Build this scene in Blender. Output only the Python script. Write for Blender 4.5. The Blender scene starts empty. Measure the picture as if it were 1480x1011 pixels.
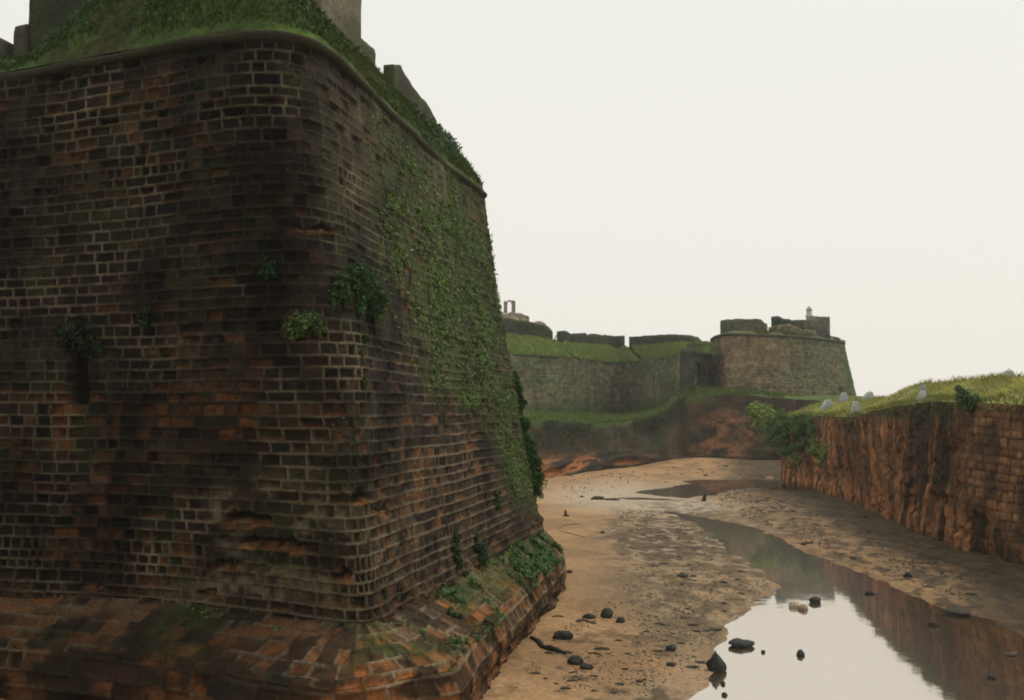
import bpy, bmesh, math, random
import numpy as np
from mathutils import Vector, noise as mnoise

# ------------------------------------------------------------------ camera, sky, sun
S = bpy.context.scene
H = 7.5                       # eye height above the moat bed
F = 1450.0                    # focal length in photo pixels (1480 wide)
TH = math.atan(87.5 / F)      # camera tilted slightly up
cd = bpy.data.cameras.new('camera'); cam = bpy.data.objects.new('camera', cd)
S.collection.objects.link(cam); S.camera = cam
cam.location = (0, 0, H); cam.rotation_euler = (math.pi / 2 + TH, 0, 0)
cd.sensor_width = 36; cd.lens = 36 * F / 1480; cd.clip_start = 0.1; cd.clip_end = 2000

SUN_EL, SUN_AZ = math.radians(58), math.radians(60)     # azimuth measured from +Y towards +X
w = bpy.data.worlds.new('World'); S.world = w; w.use_nodes = True
nt = w.node_tree; nt.nodes.clear()
wo = nt.nodes.new('ShaderNodeOutputWorld'); bg = nt.nodes.new('ShaderNodeBackground')
sky = nt.nodes.new('ShaderNodeTexSky'); sky.sky_type = 'NISHITA'; sky.sun_disc = False
sky.sun_elevation = SUN_EL; sky.sun_rotation = SUN_AZ; sky.dust_density = 6; sky.air_density = 1
tc = nt.nodes.new('ShaderNodeTexCoord'); sx = nt.nodes.new('ShaderNodeSeparateXYZ')
rmp = nt.nodes.new('ShaderNodeValToRGB')                 # overcast cloud layer
rmp.color_ramp.elements[0].position = 0.0; rmp.color_ramp.elements[0].color = (8.35, 8.0, 7.25, 1)
rmp.color_ramp.elements[1].position = 0.6; rmp.color_ramp.elements[1].color = (8.1, 8.2, 7.6, 1)
mx = nt.nodes.new('ShaderNodeMix'); mx.data_type = 'RGBA'; mx.inputs[0].default_value = 0.95
nt.links.new(tc.outputs['Generated'], sx.inputs[0]); nt.links.new(sx.outputs['Z'], rmp.inputs[0])
nt.links.new(sky.outputs[0], mx.inputs[6]); nt.links.new(rmp.outputs[0], mx.inputs[7])
nt.links.new(mx.outputs[2], bg.inputs[0]); bg.inputs[1].default_value = 0.11
nt.links.new(bg.outputs[0], wo.inputs[0])
ld = bpy.data.lights.new('sun', 'SUN'); ld.energy = 1.3; ld.angle = math.radians(14); ld.color = (1, .95, .86)
sun = bpy.data.objects.new('sun', ld); S.collection.objects.link(sun)
sun.rotation_euler = Vector((math.sin(SUN_AZ) * math.cos(SUN_EL), math.cos(SUN_AZ) * math.cos(SUN_EL), math.sin(SUN_EL))).to_track_quat('Z', 'Y').to_euler()
S.view_settings.view_transform = 'Standard'; S.view_settings.look = 'None'
S.view_settings.exposure = 0.0; S.view_settings.gamma = 1
S.render.engine = 'CYCLES'
S.cycles.pixel_filter_type = 'BLACKMAN_HARRIS'; S.cycles.filter_width = 1.9
S.cycles.max_bounces = 6; S.cycles.volume_bounces = 2
HAZE = 0.0003

# ------------------------------------------------------------------ helpers
rng = np.random.default_rng(7); random.seed(7)
CT, ST = math.cos(TH), math.sin(TH)

def ray(px, py):
    dx, dy = (px - 740) / F, (505.5 - py) / F
    return np.array([dx, CT - ST * dy, ST + CT * dy])
def at(px, py, Y):                     # survey helper: photo bearing + distance -> place
    r = ray(px, py); r = r * (Y / r[1]); return np.array([r[0], r[1], r[2] + H])
def G(px, py, z=0.0):                  # photo bearing -> place at a known height
    r = ray(px, py); k = (z - H) / r[2]; return np.array([r[0] * k, r[1] * k, z])
def pix(P):
    x, y, z = P[..., 0], P[..., 1], P[..., 2] - H
    d = CT * y + ST * z; u = -ST * y + CT * z
    d = np.where(np.abs(d) < 1e-3, 1e-3, d)
    return 740 + F * x / d, 505.5 - F * u / d

def hsh(i, j, s):
    i = i.astype(np.int64); j = j.astype(np.int64)
    n = (i * 374761393 + j * 668265263 + s * 974634777) & 0xffffffff
    n = ((n ^ (n >> 13)) * 1274126177) & 0xffffffff
    return ((n ^ (n >> 16)) & 0xffffff) / float(0xffffff)
def vn(x, y, s=0):
    x = np.asarray(x, float); y = np.asarray(y, float)
    i = np.floor(x); j = np.floor(y); fx = x - i; fy = y - j
    fx = fx * fx * (3 - 2 * fx); fy = fy * fy * (3 - 2 * fy)
    a = hsh(i, j, s); b = hsh(i + 1, j, s); c = hsh(i, j + 1, s); d = hsh(i + 1, j + 1, s)
    return (a * (1 - fx) + b * fx) * (1 - fy) + (c * (1 - fx) + d * fx) * fy
def fbm(x, y, s=0, o=4):
    t = 0; a = .5; n = 0
    for k in range(o):
        t = t + a * vn(x * 2 ** k, y * 2 ** k, s + k * 17); n += a; a *= .5
    return t / n
def ss(a, b, x): t = np.clip((x - a) / (b - a), 0, 1); return t * t * (3 - 2 * t)
def mixc(a, b, m): return a * (1 - m[..., None]) + np.asarray(b) * m[..., None]
def blob(px, py, cx, cy, rx, ry, soft=.5):
    d = np.sqrt(((px - cx) / rx) ** 2 + ((py - cy) / ry) ** 2); return 1 - ss(1 - soft, 1 + soft, d)
def polyd(px, py, poly):               # signed distance to polygon, + inside
    px = np.asarray(px, float); py = np.asarray(py, float)
    inside = np.zeros(px.shape, bool); dm = np.full(px.shape, 1e9)
    n = len(poly)
    for k in range(n):
        x0, y0 = poly[k][:2]; x1, y1 = poly[(k + 1) % n][:2]
        c = ((y0 > py) != (y1 > py)) & (px < (x1 - x0) * (py - y0) / ((y1 - y0) if y1 != y0 else 1e-9) + x0)
        inside ^= c
        ex, ey = x1 - x0, y1 - y0; L = ex * ex + ey * ey + 1e-12
        t = np.clip(((px - x0) * ex + (py - y0) * ey) / L, 0, 1)
        dm = np.minimum(dm, np.hypot(px - x0 - t * ex, py - y0 - t * ey))
    return np.where(inside, dm, -dm)

C = S.collection
def link(o, parent=None):
    C.objects.link(o)
    if parent is not None: o.parent = parent
    return o
def empty(name, label, cat, group=None, loc=(0, 0, 0)):
    o = bpy.data.objects.new(name, None); C.objects.link(o); o.location = loc
    o['label'] = label; o['category'] = cat
    if group: o['group'] = group
    return o
def tag(o, label=None, cat=None, group=None, kind=None):
    if label: o['label'] = label
    if cat: o['category'] = cat
    if group: o['group'] = group
    if kind: o['kind'] = kind
    return o
def mesh(name, V, faces, mat, parent=None, col=None, smooth=True, label=None):
    """V (n,3) world coords, faces: (m,k) int array or list of arrays"""
    V = np.asarray(V, np.float32)
    if parent is not None and parent.type == 'EMPTY': V = V - np.array(parent.location, np.float32)
    fl = faces if isinstance(faces, list) else [faces]
    fl = [np.asarray(f, np.int32) for f in fl if len(f)]
    tot = np.concatenate([np.full(len(f), f.shape[1], np.int32) for f in fl])
    idx = np.concatenate([f.ravel() for f in fl])
    me = bpy.data.meshes.new(name)
    me.vertices.add(len(V)); me.vertices.foreach_set('co', V.ravel())
    me.loops.add(len(idx)); me.loops.foreach_set('vertex_index', idx)
    me.polygons.add(len(tot))
    me.polygons.foreach_set('loop_start', np.concatenate([[0], np.cumsum(tot)[:-1]]).astype(np.int32))
    me.polygons.foreach_set('loop_total', tot)
    if smooth: me.polygons.foreach_set('use_smooth', np.ones(len(tot), bool))
    if col is not None:
        a = me.color_attributes.new('Col', 'FLOAT_COLOR', 'POINT')
        c = np.ones((len(V), 4), np.float32); c[:, :3] = np.asarray(col).reshape(-1, 3); a.data.foreach_set('color', c.ravel())
    me.update(calc_edges=True); me.validate()
    me.materials.append(mat)
    o = bpy.data.objects.new(name, me); link(o, parent)
    if label: o['label'] = label
    return o
def gridfaces(nv, nu, flip=False):
    a = (np.arange(nv - 1)[:, None] * nu + np.arange(nu - 1)[None]).ravel()
    f = np.stack([a, a + 1, a + nu + 1, a + nu], 1)
    return f[:, ::-1] if flip else f
def gridmesh(name, P, mat, parent=None, col=None, flip=False, label=None, smooth=True):
    nv, nu = P.shape[:2]
    return mesh(name, P.reshape(-1, 3), gridfaces(nv, nu, flip), mat, parent, None if col is None else col.reshape(-1, 3), smooth, label)

def loft(levels, tu, dv, sig=0.0, vs=None):
    """levels: matched polylines from bottom to top. tu: array of u spacings or float."""
    L = [np.array(l, float) for l in levels]
    ref = L[len(L) // 2]
    s = np.concatenate([[0], np.cumsum(np.linalg.norm(np.diff(ref[:, :2], axis=0), axis=1))])
    st = 0.1; sd = np.arange(0, s[-1] + st, st); sd[-1] = s[-1]
    D = []
    for l in L:
        d = np.stack([np.interp(sd, s, l[:, k]) for k in range(3)], 1)
        if sig > 0:
            n = int(sig * 3 / st); kx = np.arange(-n, n + 1) * st; ker = np.exp(-kx ** 2 / (2 * sig ** 2)); ker /= ker.sum()
            a0 = d[0] + (d[0] - d[min(5, len(d) - 1)]) / 5 * np.arange(n, 0, -1)[:, None]
            a1 = d[-1] + (d[-1] - d[-6]) / 5 * np.arange(1, n + 1)[:, None]
            e = np.concatenate([a0, d, a1])
            d = np.stack([np.convolve(e[:, k], ker, 'valid') for k in range(3)], 1)
        D.append(d)
    if callable(tu):
        us = [0.0]
        while us[-1] < s[-1]: us.append(us[-1] + tu(us[-1]))
        us[-1] = s[-1]; us = np.array(us)
    else:
        us = np.linspace(0, s[-1], max(2, int(s[-1] / tu)))
    D = [np.stack([np.interp(us, sd, d[:, k]) for k in range(3)], 1) for d in D]
    rows = []; vv = []; v0 = 0
    for k in range(len(D) - 1):
        ln = np.linalg.norm(D[k + 1] - D[k], axis=1).mean(); n = max(1, int(round(ln / dv)))
        last = k == len(D) - 2
        for j in range(n + (1 if last else 0)):
            t = j / n; rows.append(D[k] * (1 - t) + D[k + 1] * t); vv.append(v0 + ln * t)
        v0 += ln
    P = np.array(rows); U, V = np.meshgrid(us, np.array(vv))
    return P, U, V
def normals(P, outward):               # outward: approx reference direction point test (3,) vector
    gu = np.gradient(P, axis=1); gv = np.gradient(P, axis=0)
    n = np.cross(gu, gv); n /= (np.linalg.norm(n, axis=2, keepdims=True) + 1e-9)
    m = n.reshape(-1, 3).mean(0)
    if np.dot(m, outward) < 0: n = -n; return n, True
    return n, False

def masonry(U, V, seed, ch=(.27, .40), bw=(.38, .85), wob=.03, vfade=None):
    r = np.random.default_rng(seed)
    V2 = V + wob * (fbm(U * .5, V * .3, seed + 1, 3) - .5) * 4 + .012 * (vn(U * 4, V * 1.5, seed + 2) - .5)
    n = int((V.max() + 2) / ch[0]) + 3
    e = -1 + np.concatenate([[0], np.cumsum(r.uniform(ch[0], ch[1], n))])
    row = np.clip(np.searchsorted(e, V2.ravel(), side='right') - 1, 0, n - 1).reshape(V.shape)
    dv = np.minimum(V2 - e[row], e[row + 1] - V2)
    du = np.zeros_like(U); idn = np.zeros(U.shape, np.int64); fu = np.zeros_like(U)
    umax = U.max() + 2
    for k in range(row.min(), row.max() + 1):
        m = row == k
        if not m.any(): continue
        soldier = r.random() < .1
        b = (bw[0] * .65, bw[0] * 1.1) if soldier else bw
        c = -1.5 - r.random() + np.concatenate([[0], np.cumsum(r.uniform(b[0], b[1], int(umax / b[0]) + 8))])
        uu = U[m] + .03 * (vn(U[m] * 2, V[m] * 6, seed + 5) - .5)
        j = np.clip(np.searchsorted(c, uu, side='right') - 1, 0, len(c) - 2)
        du[m] = np.minimum(uu - c[j], c[j + 1] - uu); idn[m] = j; fu[m] = (uu - c[j]) / (c[j + 1] - c[j])
    R = [hsh(idn, row, seed + 40 + q) for q in range(4)]
    if vfade is not None: du = du * (1 + .6 * ss(vfade - .5, vfade + 2, U)) + .03 * ss(vfade, vfade + 2, U) * vn(U * 1.3, V * 1.7, seed + 7)
    # rounded corners of each block
    cr = .05; qx = np.maximum(cr - du, 0); qy = np.maximum(cr - dv, 0)
    d = np.where((du < cr) & (dv < cr), cr - np.hypot(qx, qy), np.minimum(du, dv))
    fv = (V2 - e[row]) / (e[row + 1] - e[row])
    return d, R, fu, fv, row

def mat_attr(name, rough=.9, scale=6.0, amt=.5, bump=.3, bscale=25.0, spec=.25, detail=6, stretch=(1, 1, 1), bdist=.03, tint=(1, 1, 1)):
    m = bpy.data.materials.new(name); m.use_nodes = True; t = m.node_tree; t.nodes.clear()
    out = t.nodes.new('ShaderNodeOutputMaterial'); b = t.nodes.new('ShaderNodeBsdfPrincipled')
    b.inputs['Roughness'].default_value = rough; b.inputs['Specular IOR Level'].default_value = spec
    a = t.nodes.new('ShaderNodeAttribute'); a.attribute_name = 'Col'
    tcn = t.nodes.new('ShaderNodeTexCoord'); mp = t.nodes.new('ShaderNodeMapping'); mp.inputs['Scale'].default_value = stretch
    n = t.nodes.new('ShaderNodeTexNoise'); n.inputs['Scale'].default_value = scale; n.inputs['Detail'].default_value = detail; n.inputs['Roughness'].default_value = .65
    mr = t.nodes.new('ShaderNodeMapRange'); mr.inputs[1].default_value = .3; mr.inputs[2].default_value = .7
    mr.inputs[3].default_value = 1 - amt; mr.inputs[4].default_value = 1 + amt
    vm = t.nodes.new('ShaderNodeVectorMath'); vm.operation = 'SCALE'
    vt = t.nodes.new('ShaderNodeVectorMath'); vt.operation = 'MULTIPLY'; vt.inputs[1].default_value = tint
    n2 = t.nodes.new('ShaderNodeTexNoise'); n2.inputs['Scale'].default_value = bscale; n2.inputs['Detail'].default_value = 5
    bp = t.nodes.new('ShaderNodeBump'); bp.inputs['Strength'].default_value = bump; bp.inputs['Distance'].default_value = bdist
    l = t.links.new
    l(tcn.outputs['Object'], mp.inputs[0]); l(mp.outputs[0], n.inputs[0]); l(mp.outputs[0], n2.inputs[0]); l(n.outputs[0], mr.inputs[0])
    l(a.outputs['Color'], vt.inputs[0]); l(vt.outputs[0], vm.inputs[0]); l(mr.outputs[0], vm.inputs['Scale'])
    l(vm.outputs[0], b.inputs['Base Color']); l(n2.outputs[0], bp.inputs['Height']); l(bp.outputs[0], b.inputs['Normal']); l(b.outputs[0], out.inputs[0])
    return m
M_wall = mat_attr('laterite_masonry', .92, 9, .45, .6, 30, .15, bdist=.03)
M_far = mat_attr('weathered_stone', .95, 1.4, .5, .8, 3.0, .1, bdist=.25)
M_rock = mat_attr('red_laterite_rock', .9, 2.2, .5, .8, 5, .2, bdist=.12)
M_earth = mat_attr('grassy_earth', .95, 3, .5, .8, 6, .1, bdist=.12)
M_bed = mat_attr('wet_mud_and_sand', .72, 5, .34, .6, 14, .1, bdist=.05, detail=9)
M_leaf = mat_attr('leaves', .6, 8, .35, 0, 10, .3)
M_grass = mat_attr('grass_blades', .7, 5, .3, 0, 10, .2)
def add_transl(m, k):
    t = m.node_tree; b = [n for n in t.nodes if n.type == 'BSDF_PRINCIPLED'][0]; out = [n for n in t.nodes if n.type == 'OUTPUT_MATERIAL'][0]
    tr = t.nodes.new('ShaderNodeBsdfTranslucent'); ms = t.nodes.new('ShaderNodeMixShader'); ms.inputs[0].default_value = k
    t.links.new(b.inputs['Base Color'].links[0].from_socket, tr.inputs[0]); t.links.new(b.outputs[0], ms.inputs[1]); t.links.new(tr.outputs[0], ms.inputs[2]); t.links.new(ms.outputs[0], out.inputs[0])
add_transl(M_leaf, .35); add_transl(M_grass, .45)
M_stone = mat_attr('dark_stones', .7, 6, .5, .7, 18, .3, bdist=.04)
M_conc = mat_attr('pale_concrete', .85, 3, .3, .5, 12, .2, bdist=.04)
M_wood = mat_attr('wet_wood', .8, 6, .4, .5, 20, .2)
M_metal = mat_attr('old_iron', .6, 5, .3, .4, 20, .4)

def leaves(pts, nrm, size, cols, name, mat=M_leaf, parent=None, spread=.6, label=None, droop=.3):
    n = len(pts); pts = np.asarray(pts); nrm = np.asarray(nrm)
    d = nrm + rng.normal(0, spread, (n, 3)); d /= np.linalg.norm(d, axis=1, keepdims=True) + 1e-9
    a = rng.normal(0, 1, (n, 3)); a[:, 2] -= droop; a -= (a * d).sum(1, keepdims=True) * d; a /= np.linalg.norm(a, axis=1, keepdims=True) + 1e-9
    b = np.cross(d, a); s = (size * rng.uniform(.5, 1.5, n))[:, None]
    V = np.stack([pts - a * s, pts + b * s * .55 + d * s * .12, pts + a * s, pts - b * s * .55 + d * s * .12], 1).reshape(-1, 3)
    f = np.arange(4 * n).reshape(n, 4)
    col = np.repeat(cols, 4, axis=0)
    return mesh(name, V, f, mat, parent, col, smooth=False, label=label)
def leafcols(n, base, var=.45, warm=.25):
    b = np.array(base); k = rng.uniform(1 - var, 1 + var, (n, 1)); w_ = rng.uniform(0, warm, (n, 1))
    return b * k * (1 + w_ * np.array([1.2, .25, -.2]))
def blades(pts, h, wd, cols, name, mat=M_grass, parent=None, lean=.35, label=None):
    n = len(pts); pts = np.asarray(pts)
    a = rng.uniform(0, 2 * np.pi, n); hh = h * rng.uniform(.45, 1.3, n)
    side = np.stack([np.cos(a), np.sin(a), np.zeros(n)], 1) * wd
    ln = rng.normal(0, lean, (n, 2))
    mid = pts + np.stack([ln[:, 0] * hh * .35, ln[:, 1] * hh * .35, hh * .6], 1)
    tip = pts + np.stack([ln[:, 0] * hh, ln[:, 1] * hh, hh * (1 - .15 * np.abs(ln[:, 0]))], 1)
    V = np.stack([pts - side, pts + side, mid + side * .7, tip, mid - side * .7], 1).reshape(-1, 3)
    f = np.arange(5 * n).reshape(n, 5)
    return mesh(name, V, f, mat, parent, np.repeat(cols, 5, 0), smooth=False, label=label)
def scatter(P, w_, n):                 # sample n jittered points on grid P weighted by w_ (cell weights)
    A = np.linalg.norm(np.cross(P[1:, :-1] - P[:-1, :-1], P[:-1, 1:] - P[:-1, :-1]), axis=2) * w_[:-1, :-1]
    p = A.ravel() / A.sum(); k = rng.choice(len(p), n, p=p)
    i, j = np.unravel_index(k, A.shape); a = rng.random((n, 1)); b = rng.random((n, 1))
    pt = P[i, j] * (1 - a) * (1 - b) + P[i + 1, j] * a * (1 - b) + P[i, j + 1] * (1 - a) * b + P[i + 1, j + 1] * a * b
    return pt, i, j
def tube(pts, rad, k=7):
    pts = np.asarray(pts, float); n = len(pts); V = []
    for i in range(n):
        t = pts[min(i + 1, n - 1)] - pts[max(i - 1, 0)]; t /= np.linalg.norm(t) + 1e-9
        up = np.array([0, 0, 1.]) if abs(t[2]) < .9 else np.array([1., 0, 0])
        a = np.cross(t, up); a /= np.linalg.norm(a); b = np.cross(t, a)
        r = rad[i] if hasattr(rad, '__len__') else rad
        for q in range(k):
            an = 2 * math.pi * q / k; V.append(pts[i] + r * (math.cos(an) * a + math.sin(an) * b))
    f = [[i * k + q, i * k + (q + 1) % k, (i + 1) * k + (q + 1) % k, (i + 1) * k + q] for i in range(n - 1) for q in range(k)]
    V.append(pts[0]); V.append(pts[-1]); c0, c1 = n * k, n * k + 1
    tri = [[c0, (q + 1) % k, q] for q in range(k)] + [[c1, (n - 1) * k + q, (n - 1) * k + (q + 1) % k] for q in range(k)]
    return np.array(V), f, tri
def join(parts):
    V = []; Q = []; T = []; o = 0
    for v, f, t in parts:
        V.append(v); Q += [[a + o for a in x] for x in f]; T += [[a + o for a in x] for x in t]; o += len(v)
    return np.concatenate(V), [x for x in (np.array(Q, int), np.array(T, int)) if len(x)]
def flat(n, c): return np.tile(np.array(c, float), (n, 1))

def shrub(name, label, cat, blobs, nleaf, size, base, group=None, root=None, droop=.3):
    """blobs: (center, radius xyz)"""
    root = np.array(root if root is not None else blobs[0][0], float)
    t = empty(name, label, cat, group, tuple(root))
    P = []; N = []; vol = np.array([b[1][0] * b[1][1] * b[1][2] for b in blobs]) ** .67; vol /= vol.sum()
    for (c, r), v in zip(blobs, vol):
        n = max(10, int(nleaf * v)); d = rng.normal(0, 1, (n, 3)); d /= np.linalg.norm(d, axis=1, keepdims=True)
        rad = rng.uniform(.35, 1, (n, 1)) ** .6
        lump = .55 + .9 * vn(d[:, 0] * 2.5 + c[0], d[:, 2] * 2.5 + d[:, 1] * 2, 3)[:, None]
        P.append(np.array(c) + d * rad * lump * np.array(r)); N.append(d + [0, 0, .5])
    P = np.concatenate(P); N = np.concatenate(N)
    cols = leafcols(len(P), base); k = fbm(P[:, 0] * 2.2, P[:, 2] * 2.2 + P[:, 1], 5, 2)[:, None]; cols *= .6 + .9 * k
    keep = vn(P[:, 0] * 3 + P[:, 1], P[:, 2] * 3, 11) > .22
    leaves(P[keep], N[keep], size, cols[keep], 'foliage', parent=t, spread=.5, droop=droop)
    st = []
    for c, r in blobs:
        for q in range(3):
            tip = np.array(c) + rng.normal(0, .35, 3) * np.array(r); mid = (root + tip) / 2 + rng.normal(0, .08, 3)
            b0 = root + rng.normal(0, .04, 3)
            st.append(tube([b0, mid, tip], [.035 * max(.4, size * 6), .022 * max(.4, size * 6), .008]))
    V, f = join(st); mesh('stem', V, f, M_wood, t, flat(len(V), (.06, .04, .022)))
    return t

def wallbar(name, pts, thick, mat, parent, col, seed=0, rough=.06, ds=.35, dz=.3, label=None, masonry_c=None, bcol=None):
    """upright wall piece: pts list of (x,y,z0,z1); thickness away from viewer side (horizontal normal)"""
    p = np.array(pts, float); s = np.concatenate([[0], np.cumsum(np.hypot(np.diff(p[:, 0]), np.diff(p[:, 1])))])
    n = max(2, int(s[-1] / ds) + 1); u = np.linspace(0, s[-1], n)
    Q = np.stack([np.interp(u, s, p[:, k]) for k in range(4)], 1)
    tx = np.gradient(Q[:, 0]); ty = np.gradient(Q[:, 1]); L = np.hypot(tx, ty) + 1e-9
    nx, ny = -ty / L, tx / L
    flipn = (nx * Q[:, 0] + ny * Q[:, 1]).mean() < 0
    if flipn: nx, ny = -nx, -ny
    hm = (Q[:, 3] - Q[:, 2]).max(); m = max(2, int(hm / dz) + 1)
    top = Q[:, 3] + rough * 2.2 * (fbm(u * 1.3, u * 0, seed, 3) - .5)
    ring = []                                              # loop round: front up, top back, back down
    V = []
    for j in range(m):
        t = j / (m - 1); z = Q[:, 2] + (top - Q[:, 2]) * t
        r = rough * (fbm(u * 2, z * 2, seed + 3, 3) - .5)
        edge = .06 * (t > .98)
        V.append(np.stack([Q[:, 0] + nx * (r + edge), Q[:, 1] + ny * (r + edge), z - 0], 1))
    for j in range(m):
        t = 1 - j / (m - 1); z = Q[:, 2] + (top - Q[:, 2]) * t
        V.append(np.stack([Q[:, 0] + nx * thick, Q[:, 1] + ny * thick, z], 1))
    V = np.array(V); R = len(V)
    f = gridfaces(R, n)
    # end caps
    a = [k * n for k in range(R)]; b = [k * n + n - 1 for k in range(R)]
    caps = []
    for j in range(m - 1):
        caps.append([a[j], a[j + 1], a[R - 2 - j], a[R - 1 - j]]); caps.append([b[j], b[R - 1 - j], b[R - 2 - j], b[j + 1]])
    f = np.concatenate([f, np.array(caps)])
    U = np.tile(u, (R, 1)); Z = V[..., 2]
    k = fbm(U * 1.1, Z * 1.1, seed + 9, 4)
    c = np.array(col) * (.55 + .9 * k)[..., None]
    if bcol is not None: c = mixc(c, bcol, ss(.5, .68, fbm(U * .6, Z * .8, seed + 20, 3)))
    return mesh(name, V.reshape(-1, 3), f, mat, parent, c.reshape(-1, 3), smooth=False, label=label)

# ------------------------------------------------------------------ NEAR BASTION
DK = np.array([.028, .020, .012]); BR = np.array([.075, .046, .024]); OR = np.array([.36, .135, .042]); MO = np.array([.30, .235, .145]); GR = np.array([.075, .10, .028])
ZC, ZB = 17.0, 2.5
top_px = [(0, 120), (100, 102), (200, 85), (275, 69), (350, 59), (410, 57), (450, 67), (482, 88), (520, 124), (560, 165), (600, 203), (650, 250), (697, 283)]
bot_px = [(0, 858), (105, 864), (210, 871), (310, 880), (400, 890), (470, 902), (515, 908), (545, 903), (580, 881), (612, 863), (650, 843), (703, 813), (776, 771)]
tp = [G(x, y, ZC) for x, y in top_px]; bp_ = [G(x, y, ZB) for x, y in bot_px]
jt, jb = G(703, 288, ZC), G(788, 765, ZB)
tp = [np.array([-34, 33.5, ZC])] + tp + [jt, jt + [-1.4, 1.6, 0], np.array([-14, 66, ZC])]
bp_ = [np.array([-34, 31.5, ZB])] + bp_ + [jb, jb + [-.9, 1.9, 0], np.array([-12.5, 69, ZB])]
tp = np.array(tp); bp_ = np.array(bp_)
midl = tp * .5 + bp_ * .5
# the face steepens towards the cordon
mid2 = tp * .7 + bp_ * .3; off = (bp_ - tp); off[:, 2] = 0; mid2 = mid2 - off * .06
mid1 = tp * .35 + bp_ * .65 - off * .03
sref = np.concatenate([[0], np.cumsum(np.linalg.norm(np.diff(mid1[:, :2], axis=0), axis=1))])
s_left, s_corner, s_end = sref[1], sref[8], sref[15]
def du_near(u):
    if u < s_left - 1: return .5
    if u < s_corner + 1: return .027
    if u < s_end + .3: return .027 + .028 * min(1, (u - s_corner - 1) / 8)
    return .35
P, U, V = loft([bp_, mid1, mid2, tp], du_near, .03, sig=.35)
N, fl = normals(P, np.array([.4, -1, .2]))
px, py = pix(P)
d, R, fu, fv, row = masonry(U, V, 11, ch=(.25, .36), bw=(.36, .82), wob=.016, vfade=s_corner)
mw = .010 + .012 * vn(U * 3, V * 3, 5)
inb = ss(0, .035, d - mw)
reg = fbm(U * .22, V * .25, 21, 4)                    # large-scale state of the facing
low = 1 - ss(500, 720, 1200 - py + 0 * px) if False else ss(430, 650, py)
ero = np.clip(R[0] * .9 + (reg - .5) * 1.3 + .18 * low, 0, 1)
rec = .018 + .10 * ss(.3, 1.0, ero) ** 1.4
deep = (R[1] > .955) & (reg > .46) & (px < 620)
rec = rec + .14 * deep * ss(.0, .5, fbm(U * 3, V * 5, 8, 3) - .1)
rec = rec * (1 - .5 * ss(s_corner, s_corner + 3, U))
rough = (fbm(U * 5, V * 7, 31, 4) - .5) * (.02 + .05 * ero)
disp = -rec * inb + rough * inb + (1 - inb) * (.01 * (vn(U * 9, V * 9, 3) - .5))
# lines of lost pointing and small cavities
cav = ss(.68, .8, fbm(U * 1.4, V * 2.6, 41, 4)) * ss(.35, .6, reg); disp -= .07 * cav
# colour
tone = R[2] * .55 + .45 * fbm(U * 2.5, V * 3, 51, 4)
col = mixc(np.broadcast_to(DK, P.shape), BR, ss(.35, .85, tone))
col = col * (.62 + .65 * R[3])[..., None]
patch = np.clip(fbm(U * .32, V * .3, 61, 4) * 1.0 + .42 * (R[3] - .5), 0, 1)
osp = blob(px, py, 270, 230, 75, 35) + blob(px, py, 85, 280, 60, 90) * .8 + blob(px, py, 290, 165, 30, 60) * .8 + blob(px, py, 340, 590, 110, 45) * .7 + blob(px, py, 120, 620, 170, 90) * .45 + blob(px, py, 460, 660, 130, 70) * .35 + blob(px, py, 640, 690, 120, 110) * .45 + blob(px, py, 250, 800, 200, 60) * .25
om = ss(.64, .84, patch + .22 * osp + .03 * low) * (.25 + .75 * R[1]) * ss(.3, .6, fbm(U * 4, V * 6, 71, 3) + .08)
col = mixc(col, OR, np.clip(om * .85, 0, 1) * inb)
# undersides of eaten blocks show fresh laterite
fresh = ss(.62, .9, ero) * (1 - ss(.15, .5, fv)) * (R[3] > .5); col = mixc(col, OR, .6 * fresh * inb * ss(.42, .5, reg))
mk = (1 - .3 * ss(s_corner, s_corner + 4, U)) * ss(.38, .68, fbm(U * .55, V * .6, 81, 4) + .06 * low + .16 * (fbm(U * 2.5, V * 2.5, 83, 3) - .5)) * (.45 + .55 * vn(U * 6, V * 6, 4))
mc = MO * (.55 + .6 * vn(U * .8, V * .8, 6))[..., None]
mdark = np.broadcast_to(DK * 1.3, P.shape)
mcol = mdark * (1 - mk[..., None]) + mc * mk[..., None]
col = mcol * (1 - inb[..., None]) + col * .72 * inb[..., None]
# mortar / lichen smeared over the faces low down
sm = ss(.46, .6, fbm(U * .7, V * 1.2, 91, 6)) * (.15 + 1.1 * blob(px, py, 330, 800, 230, 100) + .5 * blob(px, py, 200, 480, 110, 60)) * vn(U * 5, V * 5, 2)
col = mixc(col, MO * .8, np.clip(sm * 1.0, 0, .8))
# rain-black staining running down
stn = ss(.45, .68, fbm(U * .9, V * .12, 101, 4) + .22 * (R[1] - .5) * inb) * ss(.3, .7, fbm(U * .25, V * .2, 105, 3) + .12)
stn = np.clip(stn + .6 * blob(px, py, 0, 760, 130, 110) + .35 * blob(px, py, 350, 400, 200, 160), 0, 1)
col = col * (1 - (.35 + .3 * inb) * stn)[..., None]
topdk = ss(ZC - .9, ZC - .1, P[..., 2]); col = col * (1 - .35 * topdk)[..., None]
# moss on the right-hand face
greenp = [(545, 170), (610, 215), (690, 290), (712, 400), (735, 500), (765, 620), (785, 740), (745, 700), (700, 600), (640, 560), (585, 470), (555, 350)]
gd = polyd(px, py, greenp); gm = ss(-45, 45, gd + 60 * (fbm(U * .6, V * .6, 111, 4) - .5))
vis = (U > s_corner - 1)
gm = gm * vis
col = mixc(col, GR, np.clip(gm * ss(.3, .6, fbm(U * 2, V * 2, 113, 4)) * .75, 0, 1))
gm2 = ss(.56, .72, fbm(U * .7, V * .8, 115, 4)) * (U < s_corner) * .3; col = mixc(col, GR * .6, gm2)
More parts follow.
